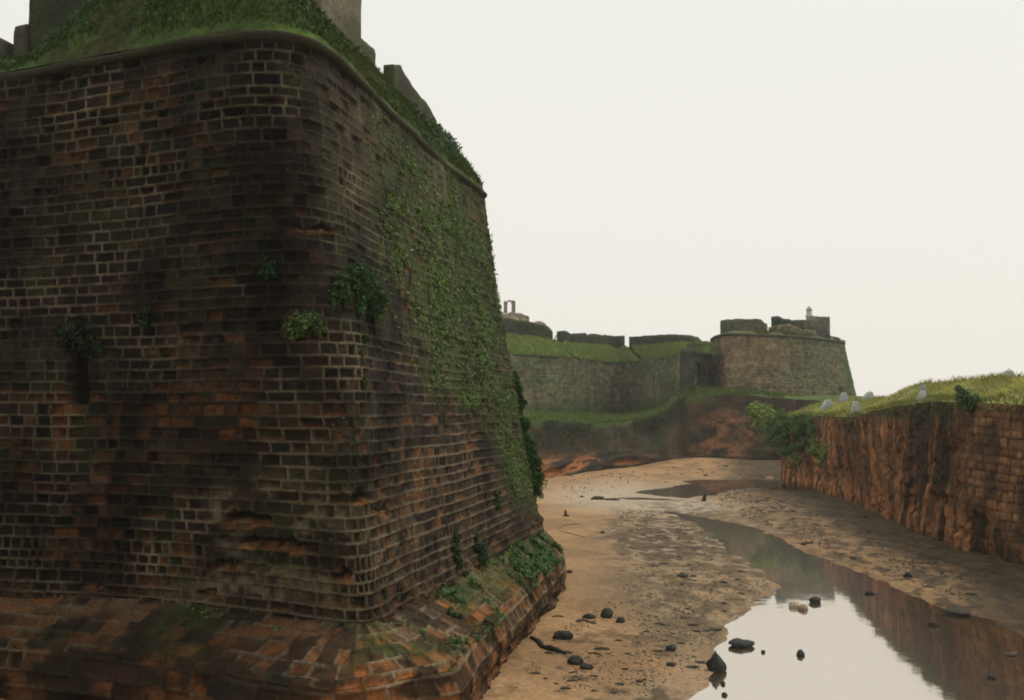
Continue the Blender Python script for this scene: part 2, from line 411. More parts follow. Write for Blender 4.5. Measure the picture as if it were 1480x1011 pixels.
# pale streaks on the right-hand face
stl = blob(px, py, 632, 285, 16, 70) + blob(px, py, 505, 200, 60, 90) * .5; col = mixc(col, MO * .8, np.clip(stl * vis * .7 * vn(U * 3, V * 1, 7), 0, 1))
# the loophole shaft and eaten-out holes
slot = (px > 94 + 6 * (vn(V * 3, V * 0, 3) - .5)) & (px < 126 + 6 * (vn(V * 3, V * 0 + 5, 3) - .5)) & (py > 492) & (py < 584) & (U < s_corner)
disp = np.where(slot, -.55, disp); col = np.where(slot[..., None], DK * .6, col)
for cx, cy, rx, ry, dp in [(343, 750, 22, 10, .3), (375, 752, 18, 7, .12), (385, 783, 44, 7, .22), (425, 790, 16, 8, .15), (500, 830, 12, 9, .2), (330, 815, 18, 6, .12), (300, 855, 14, 6, .12), (520, 715, 12, 9, .15), (455, 330, 30, 4, .12), (660, 505, 6, 9, .12), (560, 735, 9, 10, .12)]:
    b = blob(px + 14 * (fbm(U * 3, V * 3, 121, 3) - .5) * 2, py + 8 * (fbm(U * 4, V * 4, 131, 3) - .5) * 2, cx, cy, rx, ry, .35) * (U < s_corner + 4)
    disp = disp - dp * b
    rim = np.clip(blob(px, py, cx, cy + ry * .8, rx * 1.1, ry * .8, .4) * (U < s_corner + 4), 0, 1)
    col = mixc(col, DK * .8, np.clip(b * (1 - rim), 0, 1)); col = mixc(col, OR * 1.1, rim * .8 * vn(U * 8, V * 8, 6))
disp += .10 * (fbm(U * .35, V * .3, 141, 3) - .5) * 2
ft_ = ss(.9, .0, V + .9 * (fbm(U * 1.2, V * 1.5, 151, 4) - .5) * 2); disp += ft_ * (.30 * (fbm(U * 1.6, V * 2, 153, 4) - .35)); col = mixc(col, np.array([.11, .062, .032]) * 1.0, .6 * ft_ * ss(.35, .6, fbm(U * 3, V * 3, 155, 3)))
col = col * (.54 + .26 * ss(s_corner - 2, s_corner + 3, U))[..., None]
PW = P + N * disp[..., None]
bastion = empty('bastion', 'huge dark laterite bastion with rounded corner filling the left side, creeper on its right face', 'bastion', loc=tuple(jb * [1, 1, 0]))
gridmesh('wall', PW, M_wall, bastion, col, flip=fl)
wallP, wallN, wallpx, wallpy, wallU, wallV = PW, N, px, py, U, V

# sloping foot (talus)
def outoff(poly, amt, z):
    p = np.array(poly, float); t = np.gradient(p[:, :2], axis=0); L = np.linalg.norm(t, axis=1, keepdims=True); n = np.stack([t[:, 1], -t[:, 0]], 1) / L
    q = p.copy(); q[:, :2] += n * np.array(amt)[:, None]; q[:, 2] = z; return q
bs = np.array(bp_)
a_ = np.interp(np.arange(len(bs)), [0, 1, 5, 7, 9, 12, 14, 15, 16], [2.2, 2.2, 2.6, 2.7, 2.25, 1.75, 1.0, 1.0, 1.0])
foot = outoff(bs, a_, -.15); brk = outoff(bs, a_ * .78, 1.72); brk2 = outoff(bs, a_ * .88, 1.15); up1 = outoff(bs, a_ * .36, 2.2); ins = outoff(bs, a_ * 0 - .15, 2.62)
ctrl = [G(720, 1011), G(760, 945), G(800, 880), G(822, 850)]
s2 = np.concatenate([[0], np.cumsum(np.linalg.norm(np.diff(brk2[:, :2], axis=0), axis=1))])
def du_t(u):
    if u < s2[1] - 1: return .5
    return .04 if u < s2[15] + .3 else .4
P, U, V = loft([foot, brk2, brk, up1, ins], du_t, .04, sig=.22)
N, fl = normals(P, np.array([.4, -1, .5]))
px, py = pix(P)
d, R, fu, fv, row = masonry(U + V * .1, V, 77, ch=(.33, .46), bw=(.42, .9), wob=.03)
inb = ss(0, .04, d - .012)
reg = fbm(U * .3, V * .5, 221, 4)
ztop = P[..., 2]
worn = ss(1.7, .3, ztop)
rec = (R[0] * .12 + .02) * (.5 + reg) * inb
disp = -rec + (fbm(U * 3, V * 4, 231, 4) - .5) * (.03 + .16 * worn) + .22 * worn * (fbm(U * .8, V * 2.2, 235, 3) - .5)
stepd = ((R[1] - .5) * .12) * inb * (1 - worn * .3); disp += stepd
under = blob(ztop * 0, ztop, 0, .35, 1, .38, .5); disp -= .18 * under * ss(.3, .7, fbm(U * .5, V, 236, 2) + .2)
tone = R[2] * .6 + .4 * fbm(U * 2.5, V * 3, 251, 4)
col = mixc(np.broadcast_to(BR * .7, P.shape), np.array([.22, .092, .036]), ss(.25, .8, tone))
om = ss(.5, .7, fbm(U * .5, V * .9, 261, 4) + .5 * (R[3] - .5) + .2 * blob(px, py, 540, 960, 90, 60)); col = mixc(col, OR, om * .7 * inb)
col = mixc(col, MO * .8, (1 - inb) * ss(.36, .6, fbm(U * .8, V * 1.2, 271, 3)) * (1 - .8 * worn))
col = mixc(col, MO * .7, .55 * ss(2.0, 2.5, ztop) * ss(.3, .6, fbm(U * 1.2, V * 2, 281, 4)))
col = mixc(col, DK, np.clip(.85 * ss(.5, .65, fbm(U * .7, V * 1.2, 291, 4) + .35 * (R[1] - .5) + .15 * ss(700, 0, px) * ss(930, 990, py)), 0, .9))
foot_dark = ss(.55, .12, ztop); col = mixc(col, DK * .8, foot_dark * .8)  # darker towards the bottom of the slope
gmk = ss(1.5, 2.2, ztop) * ss(.5, .65, fbm(U * .6, V, 295, 4) + .1 * blob(px, py, 700, 810, 130, 60)); col = mixc(col, GR, gmk * .6)
col = col * (.38 + .52 * ss(380, 570, px))[..., None]  # left front of the foot darkened in colour to stand in for shade
PT = P + N * disp[..., None]
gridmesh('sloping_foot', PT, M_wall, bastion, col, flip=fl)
tP, tN, tpx, tpy, tU = PT, N, px, py, U

# cordon moulding
tpc = P0 = loft([tp, tp + [0, 0, .01]], .18, 1, sig=.35)[0][0]
t = np.gradient(tpc[:, :2], axis=0); n2 = np.stack([t[:, 1], -t[:, 0]], 1); n2 /= np.linalg.norm(n2, axis=1, keepdims=True)
prof = [(-.3, -.02), (.02, -.02), (.09, .03), (.13, .12), (.10, .20), (.03, .25), (-.3, .3)]
CP = []
for k, (o, z) in enumerate(prof):
    wv = .05 * (fbm(np.arange(len(tpc)) * .12, np.full(len(tpc), k * .3), 300, 3) - .5) * 2
    q = tpc.copy(); q[:, :2] += n2 * (o + wv)[:, None]; q[:, 2] += z + wv * .6; CP.append(q)
CP = np.array(CP); cc = np.tile(np.array([.035, .03, .016]), CP.shape[:2] + (1,)) * (.6 + .8 * fbm(np.arange(CP.shape[1]) * .2, np.arange(CP.shape[0])[:, None] * .5 + np.zeros(CP.shape[1]), 301, 3))[..., None]
gridmesh('cordon', CP, M_wall, bastion, cc, flip=not fl)

# grassy parapet slope above the cordon
def curve(poly, sig=.35, st=.18): return loft([poly, poly + [0, 0, .01]], st, 1, sig=sig)[0][0]
def inoff(p, amt, z):
    t = np.gradient(p[:, :2], axis=0); n = np.stack([t[:, 1], -t[:, 0]], 1); n /= np.linalg.norm(n, axis=1, keepdims=True)
    q = p.copy(); q[:, :2] -= n * amt; q[:, 2] = z; return q
sp = np.array(tp); ztopv = np.interp(np.arange(len(sp)), [0, 1, 1.35, 1.8, 5, 8, 17], [18.5, 18.6, 21.0, 21.6, 21.3, 20.6, 20.5])
b0 = inoff(sp, .02, ZC + .3)
b1 = sp.copy(); tt = np.gradient(sp[:, :2], axis=0); nn = np.stack([tt[:, 1], -tt[:, 0]], 1); nn /= np.linalg.norm(nn, axis=1, keepdims=True)
b1[:, :2] -= nn * 2.6
b1[-3, :2] = tp[-3, :2] + np.array([-2.2, 1.6]); b1[-2, :2] = b1[-3, :2] + np.array([-1.0, 1.4]); b1[-1, :2] += 0
b1[:, 2] = ztopv
bm_ = b0 * .5 + b1 * .5; bm_[:, 2] += .25
P, U, V = loft([b0, bm_, b1], .14, .14, sig=.35)
N, fl = normals(P, np.array([.4, -1, .8]))
px, py = pix(P)
disp = .5 * (fbm(U * .5, V * .7, 311, 5) - .5) + .22 * (fbm(U * 2, V * 2.5, 315, 3) - .5)
disp *= ss(0, .5, V)
k = fbm(U * .5, V * .9, 321, 5)
col = mixc(np.broadcast_to(np.array([.045, .045, .018]), P.shape), np.array([.05, .08, .02]), ss(.3, .5, k))
col = mixc(col, np.array([.075, .12, .025]), ss(.5, .7, fbm(U * 1.3, V * 1.3, 331, 4)) * (.3 + .7 * (U > s_corner - 3)))
pP = P + N * disp[..., None]
topedge = P[-1].copy()
slope = gridmesh('grassy_parapet', pP, M_earth, bastion, col, flip=fl)
parP, parN, parpx, parpy, parU, parV, park = pP, N, px, py, U, V, k
# terrace behind
edge = pP[-1]; inner = edge.copy(); c0 = np.array([-22, 52.0]); inner[:, :2] = c0 + (edge[:, :2] - c0) * .05
TT = np.stack([edge * (1 - t) + inner * t for t in np.linspace(0, 1, 12)])
gridmesh('terrace', TT, M_earth, bastion, np.tile(np.array([.05, .06, .02]), TT.shape[:2] + (1,)), flip=fl)

# merlons on the near bastion
def pt_top(pxv):                       # place on the parapet edge seen at photo column pxv
    e = topedge; ex, ey = pix(e); kmax = int(np.argmax(np.where(e[:, 1] < 48, ex, -1e9))); m = (np.arange(len(e)) > 10) & (np.arange(len(e)) <= kmax)
    idx = np.where(m)[0]; i = idx[np.argmin(np.abs(ex[idx] - pxv))]; return e[i]
def merl(pxs, tops, thick, name='merlon', col=(.062, .055, .040), label=None, seed=1, dy=0.0, bcol=(.06, .08, .03)):
    L = []
    for a, b in zip(pxs, tops):
        e = pt_top(a); q = at(a, b, e[1] + dy); L.append((q[0], e[1] + dy, e[2] - .9, q[2]))
    return wallbar(name, L, thick, M_wall, bastion, col, seed, rough=.05, ds=.12, dz=.2, label=label, bcol=bcol)
merl([569, 581, 584, 591, 598, 604, 612, 619, 624, 631], [94, 94, 102, 113, 124, 131, 142, 150, 158, 172], .45, seed=3, label='free-standing merlon with a crumbling stepped top')
merl([505, 522, 532, 543], [30, 53, 62, 72], .6, seed=4)
merl([20, 21, 37], [38, 37, 34], 1.2, seed=5)
merl([-30, -10, 8], [40, 52, 60], 1.2, seed=6)
# pale plastered turret wall rising out of frame
e1 = pt_top(462); e2 = pt_top(519)
TW = [(e1[0], e1[1] + .1, e1[2] - .8, 24.5), (at(521, 40, e2[1])[0], e2[1] + .2, e2[2] - .8, 24.5)]
wallbar('turret_wall', TW, 2.2, M_wall, bastion, (.17, .145, .10), 8, rough=.05, ds=.15, dz=.2, label='pale plastered wall stub above the parapet', bcol=(.09, .085, .06))
e1 = pt_top(38)
TW = [(at(38, 40, e1[1])[0], e1[1] + .15, e1[2] - .9, 24), (at(135, 40, e1[1])[0], e1[1] + .15, e1[2] - .5, 24)]
wallbar('turret_wall', TW, 2.2, M_wall, bastion, (.045, .055, .028), 9, rough=.08, ds=.15, dz=.2, label='moss-grown wall stub at the left end of the parapet')

# ------------------------------------------------------------------ MOAT BED
pool_px = [(958, 737), (990, 742), (1030, 750), (1065, 757), (1100, 765), (1150, 793), (1200, 812), (1250, 829), (1300, 853), (1330, 868), (1372, 880), (1420, 892), (1480, 924), (1560, 975), (1750, 1100), (1600, 1300), (850, 1300), (940, 1080), (985, 1020), (1028, 992), (1044, 966), (1042, 938), (1058, 925), (1058, 898), (1080, 888), (1098, 874), (1102, 862), (1124, 858), (1128, 845), (1108, 826), (1075, 806), (1055, 800), (1048, 788), (1030, 775), (1018, 760), (985, 747)]
pool2_px = [(918, 711), (938, 707), (960, 705), (985, 700), (1003, 698), (986, 695), (1010, 692), (1040, 692), (1085, 689), (1135, 690), (1200, 700), (1180, 712), (1125, 712), (1085, 705), (1050, 708), (1035, 714), (1010, 716), (988, 719), (960, 716)]
pool3_px = [(888, 718), (925, 718), (960, 720), (992, 723), (955, 722), (910, 721)]
pool4_px = [(1140, 788), (1160, 793), (1172, 799), (1163, 802), (1150, 797)]
POOLS = [[tuple(G(x, y)[:2]) for x, y in pl] for pl in (pool_px, pool2_px, pool3_px)]
ys = [14.0]
while ys[-1] < 160: ys.append(ys[-1] + max(.09, ys[-1] * .0042))
ys = np.array(ys); xs = np.concatenate([np.arange(-30, -4, 1.0), np.arange(-4, 34, .11), np.arange(34, 75, .8)])
X, Y = np.meshgrid(xs, ys)
px, py = pix(np.stack([X, Y, 0 * X], 2))
sd = np.full(X.shape, -99.0); near = (Y < 150)
for pl in POOLS:
    sd = np.maximum(sd, polyd(X, Y, pl))
edge_n = (fbm(X * .9, Y * .9, 401, 4) - .5) * .9 * ss(0, .02, np.abs(sd) + 1) * np.clip(Y / 60, .45, 1.2)
mott = blob(px, py, 1010, 830, 120, 95, .6) + blob(px, py, 960, 775, 90, 35, .6)
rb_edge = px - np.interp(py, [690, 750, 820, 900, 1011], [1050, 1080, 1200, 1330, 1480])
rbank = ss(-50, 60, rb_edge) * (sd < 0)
lump = np.clip(mott + rbank, 0, 1)
Z = .10 * (fbm(X * .12, Y * .12, 405, 3) - .5) + .03 * (fbm(X * 1.1, Y * 1.1, 407, 4) - .5) + lump * .17 * (fbm(X * 2.4, Y * 2.0, 411, 4) - .45)
Z += .25 * ss(0, 6, -sd) + .08
Z += .9 * np.exp(-(((X - G(992, 668)[0]) / 7) ** 2 + ((Y - 135) / 6) ** 2))
# bank up against the right-hand wall
Z += rbank * .25 * ss(0, 3.5, X - 20.5)
Z = np.where(sd + edge_n > 0, -.03 - .25 * ss(0, 2.0, sd + edge_n), np.maximum(Z - .08 * ss(1.2, 0, -(sd + edge_n)), .012) - .045 * ss(.25, 0, -(sd + edge_n)))
SAND = np.array([.36, .215, .102]); WET = np.array([.30, .23, .155]); MUD = np.array([.12, .08, .042]); DMUD = np.array([.05, .036, .022]); RS = np.array([.38, .23, .115])
k = fbm(X * .35, Y * .35, 421, 5)
col = mixc(np.broadcast_to(SAND, X.shape + (3,)), SAND * .72, ss(.4, .65, k))
col = mixc(col, RS, .55 * ss(.45, .7, fbm(X * .4 + 9, Y * .3, 425, 4)) * ss(1000, 820, px))
col = mixc(col, np.array([.21, .135, .068]), .7 * blob(px, py, 915, 860, 60, 40, .7))
wetn = ss(3.0, 0, -sd + (fbm(X * .5, Y * .5, 431, 3) - .5) * 4) * (px < 1120)
col = mixc(col, WET, .45 * wetn * (1 - mott * .6))
col = mixc(col, np.array([.29, .22, .14]), .5 * mott)
col = mixc(col, np.array([.42, .345, .255]), .8 * np.clip(blob(px, py, 900, 722, 95, 22, .6) + blob(px, py, 1000, 735, 70, 9, .6), 0, 1))
mt = ss(.38, .62, fbm(X * 1.6, Y * 1.2, 441, 5) + .08 * (fbm(X * .3, Y * .3, 443, 2) - .5))
col = mixc(col, MUD, np.clip(mott * mt * .85, 0, 1)); col = mixc(col, DMUD, np.clip(mott * ss(.55, .7, fbm(X * 2.6, Y * 2.2, 445, 4)) * .6, 0, 1))
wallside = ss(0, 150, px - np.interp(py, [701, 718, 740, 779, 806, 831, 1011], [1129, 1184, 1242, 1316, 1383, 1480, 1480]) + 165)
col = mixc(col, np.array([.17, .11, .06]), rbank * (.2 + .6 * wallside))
col = mixc(col, np.array([.05, .036, .022]), np.clip(rbank * ss(.3, 1.0, wallside) * .75, 0, 1))  # damp and shade near the wall foot, both put into the mud colour
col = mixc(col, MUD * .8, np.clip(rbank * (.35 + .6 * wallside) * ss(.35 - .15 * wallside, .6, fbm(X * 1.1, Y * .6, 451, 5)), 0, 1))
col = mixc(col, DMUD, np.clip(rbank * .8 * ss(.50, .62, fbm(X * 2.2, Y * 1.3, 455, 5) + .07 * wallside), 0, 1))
col = mixc(col, DMUD * 1.2, np.clip(.75 * ss(.58, .70, fbm(X * 1.5, Y * 1.0, 457, 4)) * blob(px, py, 900, 985, 190, 75, .6), 0, 1))
col = mixc(col, MUD, np.clip(.8 * ss(.5, .62, fbm(X * .8, Y * .5, 459, 4)) * ss(685, 672, py) * ss(800, 1000, px), 0, 1))
under_w = sd + edge_n > 0; col = np.where(under_w[..., None], np.array([.09, .06, .032]), col)
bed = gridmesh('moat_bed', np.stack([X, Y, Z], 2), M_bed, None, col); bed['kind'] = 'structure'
bedX, bedY, bedZ = X, Y, Z
def bz(x, y):
    i = np.clip(np.searchsorted(ys, y), 0, len(ys) - 1); j = np.clip(np.searchsorted(xs, x), 0, len(xs) - 1); return bedZ[i, j]

# standing water
mw_ = bpy.data.materials.new('muddy_water'); mw_.use_nodes = True; t = mw_.node_tree; t.nodes.clear()
o_ = t.nodes.new('ShaderNodeOutputMaterial'); df = t.nodes.new('ShaderNodeBsdfPrincipled'); gl = t.nodes.new('ShaderNodeBsdfGlossy'); ms = t.nodes.new('ShaderNodeMixShader')
df.inputs['Base Color'].default_value = (.085, .048, .018, 1); df.inputs['Roughness'].default_value = .3
gl.inputs['Roughness'].default_value = .04; gl.inputs['Color'].default_value = (.97, .90, .83, 1)
fr = t.nodes.new('ShaderNodeFresnel'); fr.inputs[0].default_value = 1.5; mrr = t.nodes.new('ShaderNodeMapRange'); mrr.inputs[3].default_value = .66; mrr.inputs[4].default_value = .74; t.links.new(fr.outputs[0], mrr.inputs[0]); t.links.new(mrr.outputs[0], ms.inputs[0])
n_ = t.nodes.new('ShaderNodeTexNoise'); n_.inputs['Scale'].default_value = .9; n_.inputs['Detail'].default_value = 3
b_ = t.nodes.new('ShaderNodeBump'); b_.inputs['Strength'].default_value = .2; b_.inputs['Distance'].default_value = .02
tcn = t.nodes.new('ShaderNodeTexCoord'); t.links.new(tcn.outputs['Object'], n_.inputs[0]); t.links.new(n_.outputs[0], b_.inputs['Height']); t.links.new(b_.outputs[0], gl.inputs['Normal'])
t.links.new(df.outputs[0], ms.inputs[1]); t.links.new(gl.outputs[0], ms.inputs[2]); t.links.new(ms.outputs[0], o_.inputs[0])
gX, gY = np.meshgrid(np.arange(-6, 70, .5), np.arange(13.5, 112, .5)); s_ = np.full(gX.shape, -99.0)
for pl in POOLS: s_ = np.maximum(s_, polyd(gX, gY, pl))
f = gridfaces(*gX.shape); f = f[(s_.ravel()[f] > -1.6).any(1)]
used, inv = np.unique(f, return_inverse=True); Vg = np.stack([gX.ravel(), gY.ravel(), 0 * gX.ravel()], 1)[used]
wm = mesh('water', Vg, inv.reshape(-1, 4), mw_); wm['kind'] = 'structure'

# wide ground under everything
gx = np.linspace(-300, 300, 61); GX, GY = np.meshgrid(gx, gx + 60)
gr = gridmesh('ground', np.stack([GX, GY, GX * 0 - .6], 2), M_earth, None, np.tile(np.array([.10, .075, .045]), GX.shape + (1,))); gr['kind'] = 'structure'

# ------------------------------------------------------------------ RIGHT-HAND ROCK WALL AND ITS GRASSY TOP
foot_px = [(1129, 700), (1158, 709), (1184, 718), (1242, 740), (1280, 760), (1316, 778), (1383, 806), (1480, 833)]
fo = [G(x, y, 0) for x, y in foot_px]
tops = [(1124, 600, 103), (1155, 600, 96), (1186, 600, 89), (1230, 602, 77), (1264, 591, 68.5), (1340, 579, 58), (1392, 580, 52), (1482, 584, 46)]
to = [at(*q) for q in tops]
fo = [np.array([75, 128, 0.]), np.array([34, 110, 0.])] + fo + [np.array([23.6, 30, 0]), np.array([24, 5, 0])]
to = [np.array([77, 130, 7.4]), to[0] + [6.5, 5.5, 0]] + to + [np.array([25.3, 30, 7.9]), np.array([25.8, 5, 7.9])]
fo = np.array(fo); to = np.array(to); fo[:, 2] = -.2
lowl = fo.copy(); lowl[:, 2] = 1.0; md = fo * .45 + to * .55
s3 = np.concatenate([[0], np.cumsum(np.linalg.norm(np.diff(md[:, :2], axis=0), axis=1))])
P, U, V = loft([fo, lowl * .97 + to * .03, md, to], lambda u: .5 if u < s3[1] - 2 else (.11 if u < s3[7] else .065 if u < s3[9] + 3 else .6), .075, sig=.5)
N, fl = normals(P, np.array([-1, -.5, .1])); px, py = pix(P)
z = P[..., 2]; Wd = U + .6 * (fbm(U * .3, z * .35, 501, 3) - .5)
flute = fbm(Wd * 1.1, z * .16 + 3, 505, 4); fl2 = vn(Wd * .42, z * .05, 507)
brick = ss(1375, 1410, px + 20 * (fbm(U, V, 509, 3) - .5) * 2) * ss(2.2, 3.4, z + 1.2 * (fbm(U * .4, V * .4, 511, 2) - .5) + .04 * (px - 1400) * .5)
brick *= (U < s3[9] + 30)
d, R, fu, fv, row = masonry(U, V, 99, ch=(.34, .50), bw=(.5, 1.1), wob=.04); inb = ss(0, .06, d - .015)
disp = (1 - brick) * ((flute - .5) * .24 + (fbm(Wd * 3.2, z * .3 + 9, 506, 3) - .5) * .22 + (fl2 - .5) * .25 * ss(7.5, 4, z) - .16 * ss(.55, .7, fbm(Wd * .9, z * .2, 513, 3)) - .22 * ss(.6, .72, fbm(U * .7 + z * .4, z * 1.1, 514, 4)) + .14 * (fbm(U * 3.5, z * 3.5, 519, 4) - .5) + .25 * (fbm(U * 1.5, z * 1.5, 515, 4) - .5))
disp = disp + brick * (-.05 * (1 - inb) - .09 * R[0] * (R[1] > .3) + .12 * (fbm(U * 3, V * 3, 516, 3) - .5))
disp += .35 * ss(1.8, .3, z) * (fbm(U * .5, z * .5, 517, 3) - .3) + .12 * (fbm(U * 3, z * 2.5, 518, 4) - .5)
RK = np.array([.15, .065, .027]); RO = np.array([.36, .155, .058]); RD = np.array([.030, .019, .011])
k = fbm(Wd * .9, z * .22, 521, 5)
col = mixc(np.broadcast_to(RK, P.shape), RO, ss(.42, .70, k) * .8)
col = mixc(col, RO * 1.15, .7 * blob(z * 0, z, 0, 1.1, 1, .9, .7) * ss(.35, .6, fbm(U * .3, z * .5, 523, 3)))
bl = ss(.52, .66, fbm(Wd * 1.6 + z * .25, z * .10 + 7, 525, 5)); col = mixc(col, RD, bl * .8)
col = mixc(col, RD, .7 * ss(.52, .6, fbm(Wd * 5, z * .35, 526, 3)))
col = mixc(col, RD, np.clip(blob(px, py, 1350, 640, 38, 80, .5) * ss(.3, .55, fbm(Wd * 2.5, z * .15, 527, 4)), 0, 1) * .9)
col = mixc(col, RD * 1.2, np.clip(blob(px, py, 1455, 790, 70, 50, .5) * .7 * ss(.35, .6, fbm(U, z * .5, 529, 3)), 0, 1))
col = mixc(col, np.array([.04, .045, .018]), .8 * ss(6.3, 7.6, z + .8 * (fbm(Wd * 1.5, z, 531, 3) - .5)) * (1 - .3 * brick))
bc = mixc(np.broadcast_to(np.array([.16, .075, .034]), P.shape), np.array([.25, .125, .055]), ss(.3, .8, R[2] * .6 + .4 * fbm(U * 2, V * 2, 533, 3)))
bc = mixc(bc, DK, ss(.5, .68, fbm(U * .6, V * .8, 535, 4)) * .7); bc = mixc(bc, DK * 1.2, (1 - inb) * .75)
col = mixc(col, bc, brick) if False else col * (1 - brick[..., None]) + bc * brick[..., None]
col = mixc(col, RD, ss(.9, .1, z) * .8); col = mixc(col, GR, .5 * ss(.6, .72, fbm(U * .5, z * .4, 541, 4)) * ss(1200, 1110, px))
cliff = empty('counterscarp', 'reddish fluted laterite rock wall with patched block masonry along the right bank of the moat', 'rock wall', loc=tuple(fo[6] * [1, 1, 0]))
P = P + N * disp[..., None]
gridmesh('rock_face', P, M_rock, cliff, col, flip=fl); cliffP, cliffN, cpx, cpy = P, N, px, py
edge = P[-1]                                         # the lip
nw = 60; ws = np.concatenate([[0, .12, .3], np.linspace(.6, 12, 34), np.linspace(13, 60, nw - 37)])
dirs = np.tile(np.array([1.0, .12]), (edge.shape[0], 1)); dirs /= np.linalg.norm(dirs, axis=1, keepdims=True)
TP = edge[None] + np.concatenate([dirs, np.zeros((len(edge), 1))], 1)[None] * ws[:, None, None]
ey = edge[:, 1][None]; base0 = edge[:, 2][None]
Wg = np.broadcast_to(ws[:, None], TP.shape[:2])
rise = np.interp(TP[..., 1], [0, 45, 55, 62, 69, 77, 84, 95], [.8, .85, .95, 1.3, 1.9, 2.0, 1.15, 1.3]) * ss(0, 5, Wg) * (.88 + .24 * vn(TP[..., 0] * .2, TP[..., 1] * .2, 551))
TP[..., 2] = base0 + .06 * ss(0, .3, Wg) + rise + .35 * (fbm(TP[..., 0] * .5, TP[..., 1] * .5, 555, 4) - .5) * ss(0, 1.5, Wg)
tgx, tgy = pix(TP)
k = fbm(TP[..., 0] * .35, TP[..., 1] * .35, 561, 4)
col = mixc(np.broadcast_to(np.array([.22, .25, .08]), TP.shape), np.array([.30, .29, .12]), ss(.4, .65, k))
bank = gridmesh('grass_bank', TP, M_earth, None, col, flip=not fl); bank['kind'] = 'structure'

# ------------------------------------------------------------------ FAR CURTAIN WALL
cur_px = [(640, 505), (700, 508), (744, 512), (785, 513), (827, 516), (860, 520), (893, 524), (925, 521), (958, 516), (985, 511), (1008, 506)]
ct = np.array([G(x, y, H + 8.8) for x, y in cur_px])
bpx = [(640, 597), (700, 597), (744, 597), (785, 598), (827, 599), (860, 600), (893, 600), (925, 597), (955, 590), (983, 570), (1008, 556)]
cb = np.array([at(x, y, c[1] - 2.4) for (x, y), c in zip(bpx, ct)])
curtain = empty('curtain_wall', 'long curving grey-green curtain wall with grassy parapet and merlons at the head of the moat', 'fortress wall', loc=tuple(cb[5]))
P, U, V = loft([cb, ct], .4, .3, sig=1.5); N, fl = normals(P, np.array([0, -1, .1])); px, py = pix(P)
def farcol(U, V, z, base, warm, green, s, wa=.5, ga=.5, px=None, py=None):
    c = mixc(np.broadcast_to(base, U.shape + (3,)), warm, wa * ss(.42, .68, fbm(U * .16, V * .30, s, 5)))
    c = mixc(c, green, ga * ss(.45, .68, fbm(U * .22, V * .25, s + 5, 5)))
    c = c * (.55 + .9 * fbm(U * 1.2, V * 2.0, s + 9, 3))[..., None]
    c = mixc(c, base * .3, .5 * ss(.52, .68, fbm(U * .5, V * .08, s + 13, 4)))
    return c
col = farcol(U, V, P[..., 2], np.array([.105, .105, .06]), np.array([.20, .155, .09]), np.array([.07, .11, .04]), 601)
dd, R, *_ = masonry(U, V, 601, ch=(.45, .6), bw=(.7, 1.5)); col = mixc(col, MO * .8, .35 * (1 - ss(.02, .16, dd)))
col *= (.75 + .5 * R[0])[..., None]
col = mixc(col, np.array([.05, .085, .02]), ss(2.6, 0, V + 2.5 * (fbm(U * .4, V, 605, 3) - .5)) * .8)
P = P + N * (.5 * (fbm(U * .25, V * .25, 611, 4) - .5) + .1 * (R[1] - .5))[..., None]; gridmesh('wall', P, M_far, curtain, col, flip=fl)
curP, curN = P, N
# glacis slope
gpx = [(640, 480), (700, 481), (744, 484), (785, 489), (827, 496), (860, 498), (893, 500), (925, 499), (958, 497), (985, 495), (1008, 497)]
cg = np.array([at(x, y, c[1] + 5) for (x, y), c in zip(gpx, ct)])
lip = ct.copy(); lip[:, 2] += .25; lip[:, 1] -= .25; gm_ = (lip + cg) / 2; gm_[:, 2] += .35
P, U, V = loft([ct + [0, -.3, -.1], lip, gm_, cg], .35, .25, sig=1.5); N, fl = normals(P, np.array([0, -1, 1])); px, py = pix(P)
disp = .5 * (fbm(U * .4, V * .4, 621, 4) - .5)
grv = np.zeros(U.shape)
for (x0, y0, x1, y1) in [(806, 489, 834, 519), (903, 496, 926, 519)]:
    tt_ = np.clip(((px - x0) * (x1 - x0) + (py - y0) * (y1 - y0)) / ((x1 - x0) ** 2 + (y1 - y0) ** 2), 0, 1)
    dd = np.hypot(px - x0 - tt_ * (x1 - x0), (py - y0 - tt_ * (y1 - y0))); grv = np.maximum(grv, (1 - ss(1.3, 3.0, dd)))
disp -= 1.1 * grv
col = mixc(np.broadcast_to(np.array([.15, .23, .06]), P.shape), np.array([.25, .28, .11]), ss(.4, .65, fbm(U * .3, V * .5, 625, 4)))
col = mixc(col, np.array([.05, .08, .02]), .7 * ss(.5, .68, fbm(U * .8, V * .8, 627, 4)))
col = mixc(col, np.array([.035, .035, .02]), grv * .9); col = mixc(col, np.array([.05, .05, .03]), ss(.5, .1, V) * .8)
P = P + N * disp[..., None]; gridmesh('grassy_parapet', P, M_earth, curtain, col, flip=fl); glP = P; glgrv = grv
